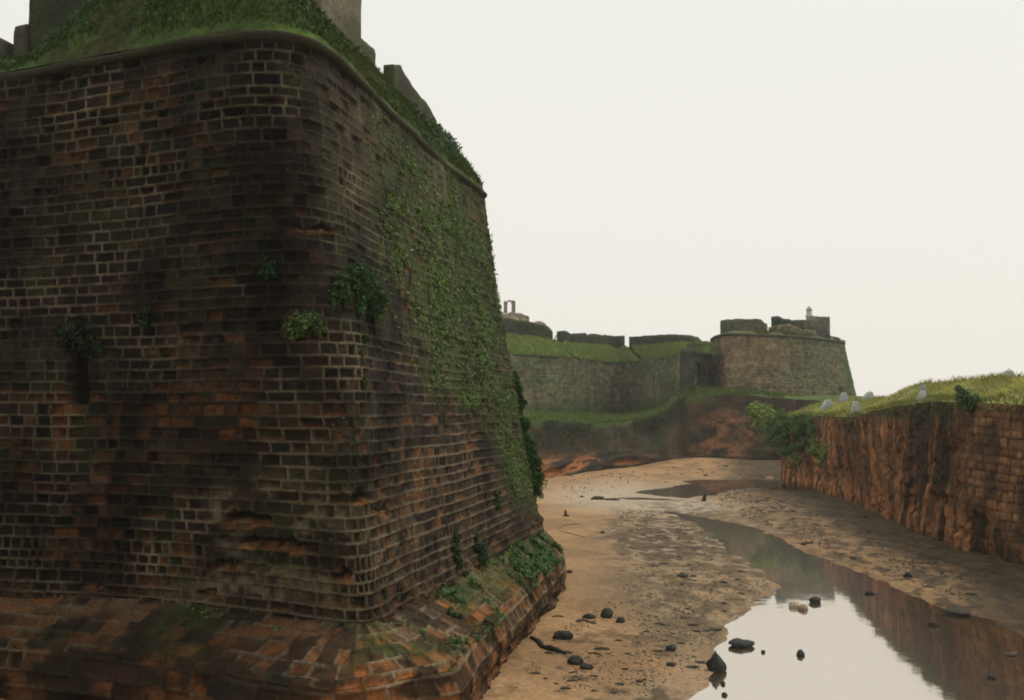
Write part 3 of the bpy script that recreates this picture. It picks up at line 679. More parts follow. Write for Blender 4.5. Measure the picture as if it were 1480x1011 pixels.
# terreplein
back = P[-1].copy(); back[:, 1] += 25; back[:, 2] -= .8
TT = np.stack([P[-1] * (1 - t) + back * t for t in np.linspace(0, 1, 6)]); gridmesh('terrace', TT, M_earth, curtain, np.tile(np.array([.09, .1, .04]), TT.shape[:2] + (1,)), flip=fl)
def fm(parent, seg, D, thick=1.6, col=(.05, .058, .034), seed=1, bcol=(.035, .05, .022), name='merlon', label=None, mat=M_far, rough=.16):
    L = []
    for x, yb, yt in seg:
        Dd = D(x) if callable(D) else D
        a = at(x, yb, Dd); b = at(x, yt, Dd); L.append((a[0], a[1], a[2] - .6, b[2]))
    return wallbar(name, L, thick, mat, parent, col, seed, rough=rough, ds=.5, dz=.4, bcol=bcol, label=label)
Dc = lambda x: float(np.interp(x, gpx_x, cg[:, 1])) + .4
gpx_x = np.array([q[0] for q in gpx], float)
fm(curtain, [(690, 480, 455), (730, 483, 459), (745, 485, 462), (770, 488, 466), (788, 491, 471), (795, 492, 475), (799, 493, 481)], Dc, seed=31, label='long sloping merlon at the left end')
fm(curtain, [(808, 494, 480), (812, 494, 478), (822, 495, 479), (826, 496, 483)], Dc, seed=32, thick=.5, label='short square merlon')
fm(curtain, [(829, 496, 484), (834, 497, 482), (847, 498, 482), (851, 498, 485), (857, 498, 483), (880, 500, 485), (903, 501, 486)], Dc, seed=33, thick=.7)
fm(curtain, [(909, 501, 487), (930, 500, 486), (960, 498, 484), (985, 496, 485), (995, 496, 488), (1000, 497, 492)], Dc, seed=34)
fm(curtain, [(1003, 500, 493), (1012, 503, 493), (1027, 506, 494), (1034, 506, 497)], lambda x: 147.0, seed=35, thick=6, col=(.08, .11, .035), name='return_wall', label='grass-topped return wall beside the far bastion', bcol=(.09, .12, .04))
# recessed flank with a black panel as niche shade between curtain and far bastion
fl_pts = [(at(1006, 555, 146)), (at(1030, 555, 151))]
wallbar('flank', [(fl_pts[0][0], fl_pts[0][1], H + 2, at(1006, 505, 146)[2]), (fl_pts[1][0], fl_pts[1][1], H + 2, at(1030, 500, 151)[2])], 2.5, M_far, curtain, (.06, .06, .042), 41, rough=.2, ds=.5, dz=.4)
wallbar('niche_shade', [(at(1013, 540, 144.2)[0], 144.2, at(1013, 541, 144.2)[2], at(1013, 524, 144.2)[2]), (at(1021, 540, 146.4)[0], 146.4, at(1021, 541, 146.4)[2], at(1021, 526, 146.4)[2])], .6, M_far, curtain, (.008, .008, .007), 42, rough=.05, ds=.5, dz=.4, label='black panel standing in for the shade of a niche in the recessed flank')

# lower rock scarp and ledge in front of the curtain
sfoot_px = [(640, 715), (740, 700), (784, 693), (833, 684), (870, 680), (908, 677), (945, 675), (968, 675), (985, 671), (1020, 671), (1060, 671), (1110, 670), (1160, 669), (1280, 668), (1500, 668)]
sf = np.array([G(x, y, 0) for x, y in sfoot_px]); sf[:, 2] = -.2
stop_px = [(640, 602), (740, 604), (785, 607), (830, 610), (868, 612), (905, 609), (938, 603), (962, 592), (983, 573), (1012, 569), (1060, 568), (1110, 573), (1160, 577), (1280, 580), (1500, 580)]
sdp = [5, 5, 5, 5, 5, 5, 5, 5, 4, 3, 3, 3, 3, 3, 3]
stp = np.array([at(x, y, f[1] + q) for (x, y), f, q in zip(stop_px, sf, sdp)])
shelf = sf * .82 + stp * .18; shelf[:, 1] -= .2
scarp = empty('rock_scarp', 'brown overgrown rock scarp under the curtain wall with orange eroded ledges at its foot', 'rock wall', loc=tuple(sf[5] * [1, 1, 0]))
P, U, V = loft([sf, shelf, stp], .28, .16, sig=1.0); N, fl = normals(P, np.array([0, -1, .1])); px, py = pix(P)
z = P[..., 2]
left = ss(960, 900, px)
strata = fbm(U * .14, z * 1.3 - .12 * U * .3, 631, 4)
disp = 1.0 * (fbm(U * .22, z * .22, 633, 4) - .5) + ss(3.2, 1.0, z) * (1.6 * (strata - .45)) * (.5 + left) + .35 * (fbm(U * .9, z * .35, 635, 3) - .5)
disp += .9 * ss(1.9, .9, z + .9 * (vn(U * .12, U * 0, 637) - .5)) * left
col = farcol(U, V, z, np.array([.042, .028, .016]), np.array([.115, .066, .034]), np.array([.035, .045, .018]), 641, wa=.6, ga=.55)
oc = ss(2.6, 1.3, z + 1.6 * (fbm(U * .15, z * .2, 643, 3) - .5)) * left
col = mixc(col, mixc(np.broadcast_to(np.array([.30, .12, .045]), P.shape), DK, ss(.5, .62, strata)), oc)
orr = blob(px, py, 1048, 630, 45, 35, .6); col = mixc(col, np.array([.24, .11, .05]), .8 * orr * ss(.45, .62, fbm(U * .5, z * 1.1, 647, 4)))
col = mixc(col, RD * .7, .85 * ss(1.5, .5, z) * (1 - left)); col = mixc(col, np.array([.10, .06, .034]), .3 * blob(px, py, 975, 640, 7, 25, .5))
col = mixc(col, RD, .75 * blob(px, py, 985, 620, 5, 60, .4)); col = mixc(col, np.array([.055, .09, .02]), np.clip(ss(1.4, 0, (V.max() - V) + 1.6 * (fbm(U * .5, V * .5, 649, 3) - .5)) * .85 * ss(1060, 1000, px), 0, 1))  # dark upright at the inner corner is shade painted into the rock colour
P = P + N * disp[..., None]; gridmesh('rock_face', P, M_rock, scarp, col, flip=fl); scP, scN, scpx, scpy = P, N, px, py
# ledge grass sheet from scarp lip to wall base
lip = P[-1].copy(); A = lip; sA = np.linspace(0, 1, len(A))
cbx = np.concatenate([cb, [at(1035, 562, 145), at(1080, 566, 146), at(1130, 567, 149.5), at(1175, 568, 153), at(1280, 574, 165), at(1500, 574, 175)]]); cbx[:, 2] += .1; cbx[:, 1] += 1.5
ax = pix(A)[0]; bx_ = pix(cbx)[0]
B = np.stack([np.interp(ax, bx_, cbx[:, k]) for k in range(3)], 1); B[:, 1] = np.maximum(B[:, 1], A[:, 1] + 1.5)
LG = np.stack([A * (1 - t) + B * t for t in np.linspace(0, 1, 24)]); LG[1:-1, :, 2] += .5 * (fbm(LG[1:-1, :, 0] * .3, LG[1:-1, :, 1] * .3, 651, 4) - .5)
ledge = gridmesh('ledge', LG, M_earth, scarp, mixc(np.broadcast_to(np.array([.07, .11, .028]), LG.shape), np.array([.12, .16, .05]), fbm(LG[..., 0] * .4, LG[..., 1] * .4, 653, 3)), flip=fl)

# ------------------------------------------------------------------ FAR BASTION
fb_top = [(1034, 495, 160), (1027, 494, 146), (1034, 489, 139.5), (1049, 485.5, 134.5), (1079, 486, 135.5), (1126, 488, 138), (1168, 490.5, 141), (1197, 494, 146.5), (1215, 496.5, 150), (1221, 498, 152.6), (1217, 500, 175)]
fb_bot = [(1032, 560, 159), (1021, 560, 144), (1029, 564, 137), (1046, 567, 132), (1079, 568.5, 133), (1128, 569, 135.5), (1174, 570, 138), (1208, 572, 143.5), (1230, 574, 147), (1240, 574, 150), (1240, 575, 173)]
ft = np.array([at(a, b, c * 1.1) for a, b, c in fb_top]); fbb = np.array([at(a, b, c * 1.1) for a, b, c in fb_bot]); ft[:, 2] = H + 10.95; fbb[:, 2] -= .8
fmid = ft * .65 + fbb * .35; fmid[:, 1] += .15
fb = empty('far_bastion', 'round battered bastion in the distance with broken merlons and a small turret above it', 'bastion', loc=tuple(fbb[5]))
P, U, V = loft([fbb, fmid, ft], .3, .25, sig=.9); N, fl = normals(P, np.array([0, -1, .1])); px, py = pix(P)
col = farcol(U, V, P[..., 2], np.array([.115, .09, .052]), np.array([.23, .15, .075]), np.array([.08, .10, .048]), 701)
col = mixc(col, np.array([.05, .075, .035]), .6 * ss(1110, 1190, px)); col = mixc(col, np.array([.17, .12, .065]), .45 * blob(px, py, 1060, 515, 40, 40, .6))  # warm light on the left side painted in; right side darker and greener
dd, R, *_ = masonry(U, V, 703, ch=(.42, .6), bw=(.7, 1.5)); col = mixc(col, MO * .8, .4 * (1 - ss(.02, .16, dd))); col *= (.75 + .5 * R[0])[..., None]
cavm = ss(.66, .72, fbm(U * .25, V * .9, 707, 3)) * ss(3.6, 1.2, V); col = mixc(col, DK, cavm * .8)
col = mixc(col, np.array([.05, .09, .02]), .7 * ss(1.4, .4, V + 1.0 * (fbm(U * .5, V, 708, 3) - .5)))
col = mixc(col, np.array([.045, .10, .02]), .7 * blob(px, py, 1226, 530, 6, 40, .6))
P = P + N * (.35 * (fbm(U * .3, V * .3, 705, 4) - .5) + .08 * (R[1] - .5))[..., None]; gridmesh('wall', P, M_far, fb, col, flip=fl)
# cordon and parapet slope
c2 = ft.copy(); g1 = []
cen = np.array([ft[:, 0].mean() + 1, 168.0])
for k_, z_ in ((.0, 10.95), (-.012, 11.1), (-.012, 11.38), (.01, 11.46), (.10, 11.83), (.22, 12.05)):
    q = ft.copy(); q[:, :2] = cen + (ft[:, :2] - cen) * (1 - k_); q[:, 2] = H + z_
    g1.append(q)
P, U, V = loft(g1, .3, .2, sig=.9); N, fl = normals(P, np.array([0, -1, 1])); px, py = pix(P)
col = mixc(np.broadcast_to(np.array([.10, .09, .05]), P.shape), np.array([.085, .12, .04]), ss(.38, .6, fbm(U * .3, V * .5, 711, 4) + .1 * ss(1130, 1180, px)))
col = mixc(col, np.array([.17, .13, .075]), .5 * ss(.5, .65, fbm(U * .5, V, 713, 4))); col = mixc(col, np.array([.04, .04, .03]), .7 * ss(.75, .45, V))
P = P + N * (.35 * (fbm(U * .5, V * .5, 715, 4) - .5) * ss(.5, 1, V))[..., None]; gridmesh('grassy_parapet', P, M_earth, fb, col, flip=fl); fbP = P
e = P[-1]; inn = e.copy(); inn[:, :2] = cen + (e[:, :2] - cen) * .02
TT = np.stack([e * (1 - t) + inn * t for t in np.linspace(0, 1, 6)]); gridmesh('terrace', TT, M_earth, fb, np.tile(np.array([.1, .1, .05]), TT.shape[:2] + (1,)), flip=fl)
Df = lambda x: float(np.interp(x, [1040, 1060, 1105, 1125, 1160, 1200], [142, 139.5, 140, 141, 143, 147])) * 1.1
wc = (.105, .09, .06)  # lit look of the widest merlon put into its colour
fm(fb, [(1041, 485, 464), (1056, 480, 462), (1068, 478, 460), (1080, 478, 461), (1090, 478, 461), (1104, 480, 462), (1104.5, 480, 466), (1109.5, 480, 468)], Df, seed=51, col=wc, bcol=(.08, .1, .04), label='widest merlon, warm lit stone with overgrown top')
fm(fb, [(1125, 480, 458), (1131, 480, 458), (1134, 480, 461), (1141, 480, 460), (1146, 480, 463), (1151, 480, 462), (1157, 480, 463)], Df, seed=52, col=(.085, .08, .06))
fm(fb, [(1121, 482, 472), (1140, 482, 468), (1157, 482, 475), (1162, 484, 477), (1180, 485, 478)], lambda x: Df(x) - 1.2, seed=56, col=(.15, .125, .075), bcol=(.1, .12, .05), name='earth_mound', label='pale banked earth in front of the merlons')
fm(fb, [(1162, 484, 463), (1172, 484, 462), (1183, 485, 462), (1190, 485, 461), (1191, 486, 458), (1200, 488, 458)], Df, seed=53, col=(.09, .08, .062), bcol=(.12, .10, .075))
fm(fb, [(1174, 480, 457), (1188, 480, 457.5), (1189, 480, 460), (1196, 480, 460)], lambda x: 166.0, seed=54, col=(.30, .25, .18), bcol=(.2, .17, .12), name='inner_wall', label='pale plastered wall behind the right merlon', thick=3)
# small round turret (lighthouse-like) behind
tb = at(1170, 482, 176); zt = at(1170, 449, 176)[2]; ztt = at(1170, 442.5, 176)[2]
tur = empty('turret', 'small pale round turret with reddish domed cap rising behind the far bastion', 'turret', loc=(tb[0], tb[1], H + 12))
zz = [H + 12, zt - 1.2, zt - 1.15, zt - .9, zt - .85, zt]; rr = [.6, .54, .64, .64, .5, .48]
vv_, ff_, tt_ = tube([[tb[0], tb[1], q] for q in zz], rr, 16); mesh('shaft', *(lambda a: (a[0], a[1]))(join([(vv_, ff_, tt_)])), M_conc, tur, flat(len(vv_), (.42, .38, .33)))
zz = [zt + .02, zt + .08, zt + .35, zt + .6, ztt]; rr = [.58, .56, .42, .2, .04]
vv_, ff_, tt_ = tube([[tb[0], tb[1], q] for q in zz], rr, 16); mesh('dome', *(lambda a: (a[0], a[1]))(join([(vv_, ff_, tt_)])), M_conc, tur, flat(len(vv_), (.40, .32, .27)))
# old cannon in the embrasure
c0 = at(1110, 481, 153); c1 = at(1123, 472, 152)
can = empty('cannon', 'dark old cannon tilted upwards in the gap between two merlons of the far bastion', 'cannon', loc=tuple(c0))
dv_ = c1 - c0
pts = [c0 + dv_ * q for q in (0, .04, .08, .45, .5, .93, .95, 1.0)]
V_, f_ = join([tube(pts, [.10, .27, .25, .20, .17, .13, .18, .17], 12)]); mesh('barrel', V_, f_, M_metal, can, flat(len(V_), (.05, .05, .05)))
b0_ = c0 + np.array([-.5, 0, -.65]); V_, f_ = join([tube([b0_ + [0, s_, .1], b0_ + [.4, s_, .5], b0_ + [1.0, s_, .42], b0_ + [1.1, s_, .0]], [.12, .2, .2, .12], 6) for s_ in (-.3, .3)]); mesh('carriage', V_, f_, M_wood, can, flat(len(V_), (.06, .045, .03)))

# ------------------------------------------------------------------ far ruins behind the curtain
ru = empty('ruined_building', 'pale crumbling masonry of a ruined building behind the left end of the curtain wall', 'ruin', loc=tuple(at(760, 470, 190)))
fm(ru, [(715, 480, 451), (735, 480, 452), (748, 480, 452), (755, 480, 453), (758, 482, 456), (765, 482, 458)], 192, seed=61, col=(.30, .26, .19), bcol=(.2, .19, .14), name='wall', thick=3, rough=.3)
fm(ru, [(725, 485, 460), (765, 486, 461), (766, 486, 464), (778, 488, 464), (788, 490, 467), (796, 493, 473), (799, 494, 479)], 178, seed=62, col=(.32, .26, .17), bcol=(.2, .19, .12), name='rubble_bank', thick=6, rough=.4)
ab = at(736, 453, 196)
arch = empty('ruined_arch', 'thin round arch on two stone pillars standing alone against the sky', 'arch', loc=tuple(ab))
sc = 196 / F
for x0, x1, yt in ((728, 733.2, 436), (739.3, 745, 435)):
    a = at(x0, 456, 196); b = at(x1, yt, 196); m = at((x0 + x1) / 2, yt - .3, 196)
    wallbar('pillar', [(a[0], 196, a[2] - 1, b[2]), ((a[0] + b[0]) / 2, 196, a[2] - 1, b[2] + .12), (b[0], 196, a[2] - 1, b[2] - .15)], 1.2, M_far, arch, (.22, .2, .16), 71, rough=.1, ds=.2, dz=.3)
ac = at(736.3, 439.5, 196); rad = 3.9 * sc
pts = [[ac[0] + rad * math.cos(a), 196.5, ac[2] + rad * 1.25 * math.sin(a)] for a in np.linspace(-.25, math.pi + .25, 20)]
V_, f_ = join([tube(pts, [.17] * 20, 6)]); mesh('arch_ring', V_, f_, M_far, arch, flat(len(V_), (.2, .18, .15)))

# ------------------------------------------------------------------ VEGETATION
LG_ = np.array([.085, .155, .036])
# creeper over the right face of the near bastion
w_ = np.clip(gmw := ss(-30, 60, polyd(wallpx, wallpy, greenp) + 75 * (fbm(wallU * .7, wallV * .7, 801, 4) - .5)), 0, 1) * (.12 + ss(.46, .6, fbm(wallU * .55, wallV * 1.1, 803, 5))) * (wallU > s_corner - 1) * (wallU < s_end + .3)
w_ = w_ * (.35 + .65 * np.clip(blob(wallpx, wallpy, 600, 300, 60, 150, .6) + blob(wallpx, wallpy, 690, 500, 80, 120, .6) + blob(wallpx, wallpy, 752, 620, 30, 120, .6), 0, 1))
pt, i, j = scatter(wallP, w_, 38000)
pt = pt + wallN[i, j] * rng.uniform(.0, .09, (len(pt), 1))
cl = leafcols(len(pt), LG_, .45, .5) * (.6 + .8 * fbm(pt[:, 1] * .8, pt[:, 2] * .8, 805, 3))[:, None]
o = leaves(pt, wallN[i, j] + [0, 0, .3], .042 + .035 * (rng.random(len(pt)) > .85), cl, 'creeper', spread=.45); tag(o, 'thin green creeper spread in trailing patches over the right face of the near bastion', 'creeper', kind='stuff')
# drooping strands
def on_wall(pxv, pyv):
    dd = (wallpx - pxv) ** 2 + (wallpy - pyv) ** 2; dd = dd + 1e6 * ((wallU < s_left - 1) | (wallU > s_end + .5)); k_ = np.argmin(dd); a, b = np.unravel_index(k_, dd.shape); return wallP[a, b], wallN[a, b]
def wall_shrub(label, spots, nleaf, size, base, group=None, cat='shrub'):
    bl = []
    for (x, y, r) in spots:
        p, n = on_wall(x, y); D_ = p[1]; rr_ = r * D_ / F
        bl.append((p + n * rr_ * .45, (rr_ * 1.15, rr_ * .7, rr_ * 1.5)))
    p, n = on_wall(spots[0][0], spots[0][1])
    return shrub('wall_plant', label, cat, bl, nleaf, size, base, group, root=p, droop=.9)
wall_shrub('dark leafy shrub rooted halfway up the rounded corner of the near bastion', [(508, 398, 14), (520, 415, 18), (490, 420, 15), (535, 440, 16), (515, 445, 9), (480, 432, 9), (540, 425, 9)], 2600, .055, (.035, .095, .02))
wall_shrub('bright green small shrub below and left of the dark leafy one on the corner', [(437, 470, 13), (450, 462, 9), (425, 478, 10), (460, 476, 8)], 1100, .05, (.07, .125, .03))
wall_shrub('narrow dark plant hanging on the shaded front of the near bastion', [(389, 385, 8), (390, 398, 9), (385, 410, 8)], 600, .05, (.02, .065, .018))
wall_shrub('dark plant growing over the top of the loophole shaft', [(108, 480, 14), (125, 490, 15), (92, 488, 12), (148, 500, 9), (115, 498, 10)], 1300, .05, (.014, .035, .012))
wall_shrub('small dark plant between the loophole and the patch of pale mortar', [(212, 460, 10), (212, 450, 6)], 300, .045, (.018, .045, .014))
wall_shrub('wisp of green under the corner shrub, left of the creeper', [(528, 495, 7), (520, 510, 6), (525, 550, 6)], 300, .04, (.05, .09, .02))
wall_shrub('tall dark vine bush climbing the far edge of the near bastion low down', [(757, 610, 9), (763, 640, 11), (768, 665, 12), (772, 690, 12), (768, 705, 9), (750, 580, 8), (745, 560, 8), (778, 715, 6), (742, 545, 6)], 5200, .075, (.035, .095, .02))
wall_shrub('left of the two slim ivy columns at the foot of the bastion', [(657, 780, 6), (656, 797, 7), (658, 812, 7)], 600, .05, (.022, .06, .016))
wall_shrub('right of the two slim ivy columns at the foot of the bastion', [(689, 775, 5), (691, 793, 8), (693, 806, 9)], 700, .05, (.022, .06, .016))
wall_shrub('short ivy tuft on the bastion just above the ivy columns', [(718, 715, 5), (717, 727, 6)], 300, .05, (.03, .07, .018))
# tufts in joints of the wall front
w_ = ss(.6, .72, fbm(wallU * .6, wallV * .7, 811, 4)) * (wallU > s_left - 1) * (wallU < s_end) * (1 - .5 * (wallpx < 250))
pt, i, j = scatter(wallP, w_, 2600); pt = pt + wallN[i, j] * rng.uniform(.0, .06, (len(pt), 1))
o = leaves(pt, wallN[i, j], .035, leafcols(len(pt), (.035, .065, .018)), 'moss_tufts'); tag(o, 'tiny moss and weed tufts in the wall joints', 'moss', kind='stuff')
# weeds on the sloping foot
w_ = ss(.47, .66, fbm(tU * 2.2, tP[..., 2] * 3.2, 824, 3)) * ss(.46, .66, fbm(tU * .9, tP[..., 2] * 1.3, 821, 4) + .18 * blob(tpx, tpy, 745, 795, 70, 32, .6) + .12 * blob(tpx, tpy, 690, 850, 50, 35) - .06) * ss(1.4, 1.9, tP[..., 2]) * np.maximum(ss(560, 640, tpx), .16 * ss(2.2, 2.45, tP[..., 2]) * ss(.55, .65, fbm(tU * .8, tU * 0, 822, 3))) * (tU < s2[15] + .5)
pt, i, j = scatter(tP, w_, 13000)
pt = pt + tN[i, j] * rng.uniform(0, .14, (len(pt), 1)) + rng.normal(0, .02, (len(pt), 3))
o = leaves(pt, tN[i, j] + [0, 0, .6], .05, leafcols(len(pt), (.055, .125, .026)) * (.6 + .8 * fbm(pt[:, 1] * 1.5, pt[:, 0] * 1.5, 823, 3))[:, None], 'weeds', spread=.6); tag(o, 'low green weeds sprouting on the sloping stone foot of the near bastion', 'weeds', kind='stuff')
# grass on near parapet
m_ = (parpx > -60) & (parpx < 760) & (parpy > -120)
w_ = m_ * (.3 + .7 * ss(.38, .58, park + .12 * (parU > s_corner - 3))) * ss(0.05, .3, parV)
pt, i, j = scatter(parP, w_ + 1e-9, 42000)
cl = leafcols(len(pt), (.05, .085, .02), .45, .6) * (.55 + .9 * fbm(pt[:, 0] * .7 + pt[:, 1] * .7, pt[:, 2], 831, 3))[:, None]
o = blades(pt, .16, .014, cl, 'parapet_grass', lean=.6); tag(o, 'mossy grass over the sloping parapet of the near bastion', 'grass', kind='stuff')
pt, i, j = scatter(parP, m_ * ss(.55, .7, fbm(parU * .5, parV * .8, 833, 3)) + 1e-9, 9000)
o = leaves(pt + parN[i, j] * rng.uniform(0, .25, (len(pt), 1)), parN[i, j], .07, leafcols(len(pt), (.035, .075, .018)), 'parapet_weeds'); tag(o, 'leafy dark weeds in clumps on the sloping parapet of the near bastion', 'weeds', kind='stuff')
# grass bank right
m_ = (tgx > 1040) & (tgx < 1560) & (np.broadcast_to(ws[:, None], tgx.shape) < 22)
w_ = m_ * (.4 + ss(.35, .6, fbm(TP[..., 0] * .5, TP[..., 1] * .5, 841, 3)))
pt, i, j = scatter(TP, w_ + 1e-9, 60000)
kk = fbm(pt[:, 0] * .3, pt[:, 1] * .3, 843, 3)[:, None]
cl = leafcols(len(pt), (.38, .42, .14), .3, .35) * (1 - .35 * (kk > .5)) + 0
o = blades(pt, .26, .02, cl, 'bank_grass', lean=.4); tag(o, 'yellow-green grass covering the bank above the right-hand rock wall', 'grass', kind='stuff')
lipw = np.zeros(TP.shape[:2]); lipw[:5] = 1; lipw *= (tgx > 1090) & (tgx < 1500)
pt, i, j = scatter(TP, lipw + 1e-9, 7000); pt[:, 2] -= rng.uniform(-.05, .45, len(pt)) * (vn(pt[:, 1] * .5, pt[:, 0], 3) > .45); pt[:, 0] -= .15
o = blades(pt, .28, .03, leafcols(len(pt), (.13, .17, .05), .4, .4), 'lip_grass', lean=.8); tag(o, 'ragged grass hanging over the lip of the right-hand rock wall', 'grass', kind='stuff')
# tall tufts that break the skyline of the bank
tufts = []
for k_ in range(150):
    xx = rng.uniform(1245, 1480); kx = rng.uniform(6, 11)
    jx = np.argmin(np.abs(tgx[20] - xx)); ii = rng.integers(14, 32); tufts.append(TP[ii, jx] + rng.normal(0, .2, (40, 3)) * [1, 1, 0])
pt = np.concatenate(tufts); o = blades(pt, .5, .018, leafcols(len(pt), (.27, .29, .09), .3, .4), 'tall_grass', lean=.35); tag(o, 'taller grass tufts along the crest of the right-hand bank', 'grass', kind='stuff')
# far ledge and glacis grass
pt, i, j = scatter(LG, ss(.3, .6, fbm(LG[..., 0] * .3, LG[..., 1] * .3, 851, 3)) * (pix(LG)[0] < 1130) * (pix(LG)[0] > 730) + 1e-9, 26000)
o = blades(pt, .6, .05, leafcols(len(pt), (.11, .18, .05), .4, .4), 'ledge_grass', lean=.6); tag(o, 'rank green grass along the ledge between the rock scarp and the curtain wall', 'grass', kind='stuff')
pt, i, j = scatter(glP, (1 - glgrv) + 1e-9, 26000)
o = blades(pt, .28, .05, leafcols(len(pt), (.19, .28, .08), .3, .4), 'rampart_grass', lean=.6); tag(o, 'short grass on the sloping parapet of the far curtain wall', 'grass', kind='stuff')
# overgrowth hanging on the top of the scarp
hm_ = ss(-3.5, 0, scP[..., 2] - scP[-1:, :, 2]) * ss(.45, .6, fbm(scP[..., 0] * .35, scP[..., 2] * .5, 861, 4)) * (scpx < 1010) * (scpx > 730) + .15 * blob(scpx, scpy, 860, 650, 60, 12, .6)
pt, i, j = scatter(scP, hm_ + 1e-9, 7000)
o = leaves(pt + scN[i, j] * rng.uniform(0, .5, (len(pt), 1)), scN[i, j] + [0, 0, .5], .10, leafcols(len(pt), (.03, .05, .014)), 'hanging_scrub'); tag(o, 'dark green scrub hanging over the rock scarp below the ledge', 'scrub', kind='stuff')
# parapet fringe on far bastion
pt, i, j = scatter(fbP, ss(.5, .65, fbm(fbP[..., 0] * .4, fbP[..., 2], 871, 3)) * (fbP[..., 2] > H + 11.4) + 1e-9, 6000)
o = blades(pt, .3, .05, leafcols(len(pt), (.10, .12, .045), .35, .5), 'bastion_grass', lean=.6); tag(o, 'thin dry grass on the parapet of the far bastion', 'grass', kind='stuff')

# shrubs on the right-hand wall
def sh(label, spots, nleaf, size, base, root, group=None):
    bl = []
    for x, y, D_, r in spots:
        c = at(x, y, D_); q = r * D_ / F; bl.append((c, (q, q * .8, q * .9)))
    return shrub('shrub', label, 'shrub', bl, nleaf, size, base, group, root=root)
sh('yellow-green leafy bush at the far left tip of the right-hand rock wall', [(1093, 592, 101, 13), (1103, 597, 101, 15), (1098, 608, 101, 12), (1112, 602, 100, 13), (1086, 590, 101, 8), (1108, 612, 100, 10)], 4200, .13, (.20, .29, .065), at(1112, 612, 101))
sh('dark bush hanging down the rock wall below the yellow-green bush', [(1118, 618, 99, 15), (1128, 635, 98, 16), (1115, 632, 99, 10), (1140, 610, 97, 14), (1135, 650, 97, 12), (1128, 600, 98, 9)], 4200, .13, (.085, .16, .04), at(1132, 625, 99))
sh('rounded dark green bush under the grass lip, right of the hanging bush', [(1165, 610, 92, 15), (1175, 622, 91, 13), (1155, 622, 93, 12), (1168, 638, 92, 10), (1155, 645, 93, 10)], 3200, .13, (.07, .14, .036), at(1168, 622, 93))
sh('light green sprawling bush lowest on the rock wall with twiggy ends', [(1180, 650, 88, 13), (1195, 655, 86, 12), (1178, 635, 88, 8), (1200, 642, 86, 7), (1206, 663, 85, 7), (1188, 668, 87, 10), (1150, 662, 92, 8)], 2300, .12, (.17, .26, .065), at(1185, 655, 89))
sh('dark low bush on the lip of the rock wall above the block masonry', [(1395, 574, 51.5, 14), (1410, 580, 51, 13), (1392, 565, 52, 9), (1423, 583, 50.5, 9), (1400, 588, 51, 9), (1385, 560, 52, 6)], 2200, .07, (.06, .11, .04), at(1403, 588, 51.8))
sh('small green tuft growing from a crack in the middle of the rock wall', [(1352, 694, 55, 5)], 120, .06, (.05, .09, .02), at(1352, 695, 55.6))
sh('thin plant trailing below the lip where the rock wall meets the grass', [(1228, 612, 76, 6), (1226, 622, 76, 5)], 300, .08, (.05, .085, .025), at(1228, 608, 76.6))

# ------------------------------------------------------------------ CONCRETE BLOCKS ON THE BANK
def conc(label, x, yb, D_, wpx, hpx, lean=0, rot=0, tone=1.0):
    b = at(x, yb, D_); s_ = D_ / F * 1.2; wd = wpx * s_; ht = hpx * s_ + .2
    q_ = np.argmin((TP[..., 0] - b[0]) ** 2 + (TP[..., 1] - b[1]) ** 2); b[2] = TP.reshape(-1, 3)[q_, 2]
    t = empty('concrete_block', label, 'concrete block', 'pale concrete blocks on the grass bank', (b[0], b[1], b[2] - .15))
    prof = [(-.5, 0), (-.36, .55), (-.14, .97), (.18, 1.0), (.40, .5), (.5, 0)]
    bm = bmesh.new(); F1 = []; F2 = []
    for u_, v_ in prof:
        for F_, y_, k in ((F1, -.32, 1.0), (F2, .32, .9)):
            xx = (u_ * k + lean * v_) * wd; F_.append(bm.verts.new((xx, y_ * wd * (1 - .45 * v_), v_ * (ht + .15))))
    bm.faces.new(F1); bm.faces.new(F2[::-1])
    for k in range(len(prof)):
        a, b2 = k, (k + 1) % len(prof); bm.faces.new((F1[b2], F1[a], F2[a], F2[b2]))
    bmesh.ops.recalc_face_normals(bm, faces=bm.faces)
    bmesh.ops.bevel(bm, geom=bm.edges[:], offset=.035, segments=2, affect='EDGES')
    bmesh.ops.triangulate(bm, faces=bm.faces); bmesh.ops.subdivide_edges(bm, edges=bm.edges[:], cuts=1)
    for v in bm.verts: v.co += Vector(mnoise.noise_vector(v.co * 4 + Vector((x, 0, 0)))) * .02
    me = bpy.data.meshes.new('block_body'); bm.to_mesh(me); bm.free()
    a = me.color_attributes.new('Col', 'FLOAT_COLOR', 'POINT')
    for i_, v in enumerate(me.vertices):
        k = .8 + .35 * (v.co.z / (ht + .2)); a.data[i_].color = (.36 * k * tone, .38 * k * tone, .37 * k * tone, 1)
    me.materials.append(M_conc); o = bpy.data.objects.new('block_body', me); link(o, t); t.rotation_euler = (0, 0, rot)
    # cast lifting eye
    V_, f_ = join([tube([[-.09 + .02 + (lean + .02) * wd, 0, ht + .12], [-.06 + (lean + .02) * wd, 0, ht + .24], [.06 + (lean + .02) * wd, 0, ht + .24], [.09 + (lean + .02) * wd, 0, ht + .12]], .018, 5)])
    e_ = mesh('lifting_eye', V_, f_, M_metal, None, flat(len(V_), (.1, .07, .05))); e_.parent = t
    return t
conc('concrete block lying low in the grass, first from the bushes', 1194, 582, 96, 16, 9, lean=.15, rot=.3)
conc('upright pale concrete block right of the low one, below the far bastion', 1219, 577, 95, 15, 12, rot=-.2)
conc('pale concrete block nearest the lip of the rock wall, beside the mound', 1237, 589, 79, 14, 14, lean=-.1, rot=.5)
conc('concrete block half sunk behind the mound at the foot of the far bastion edge', 1253, 568, 93, 16, 8, lean=.2, rot=.2)
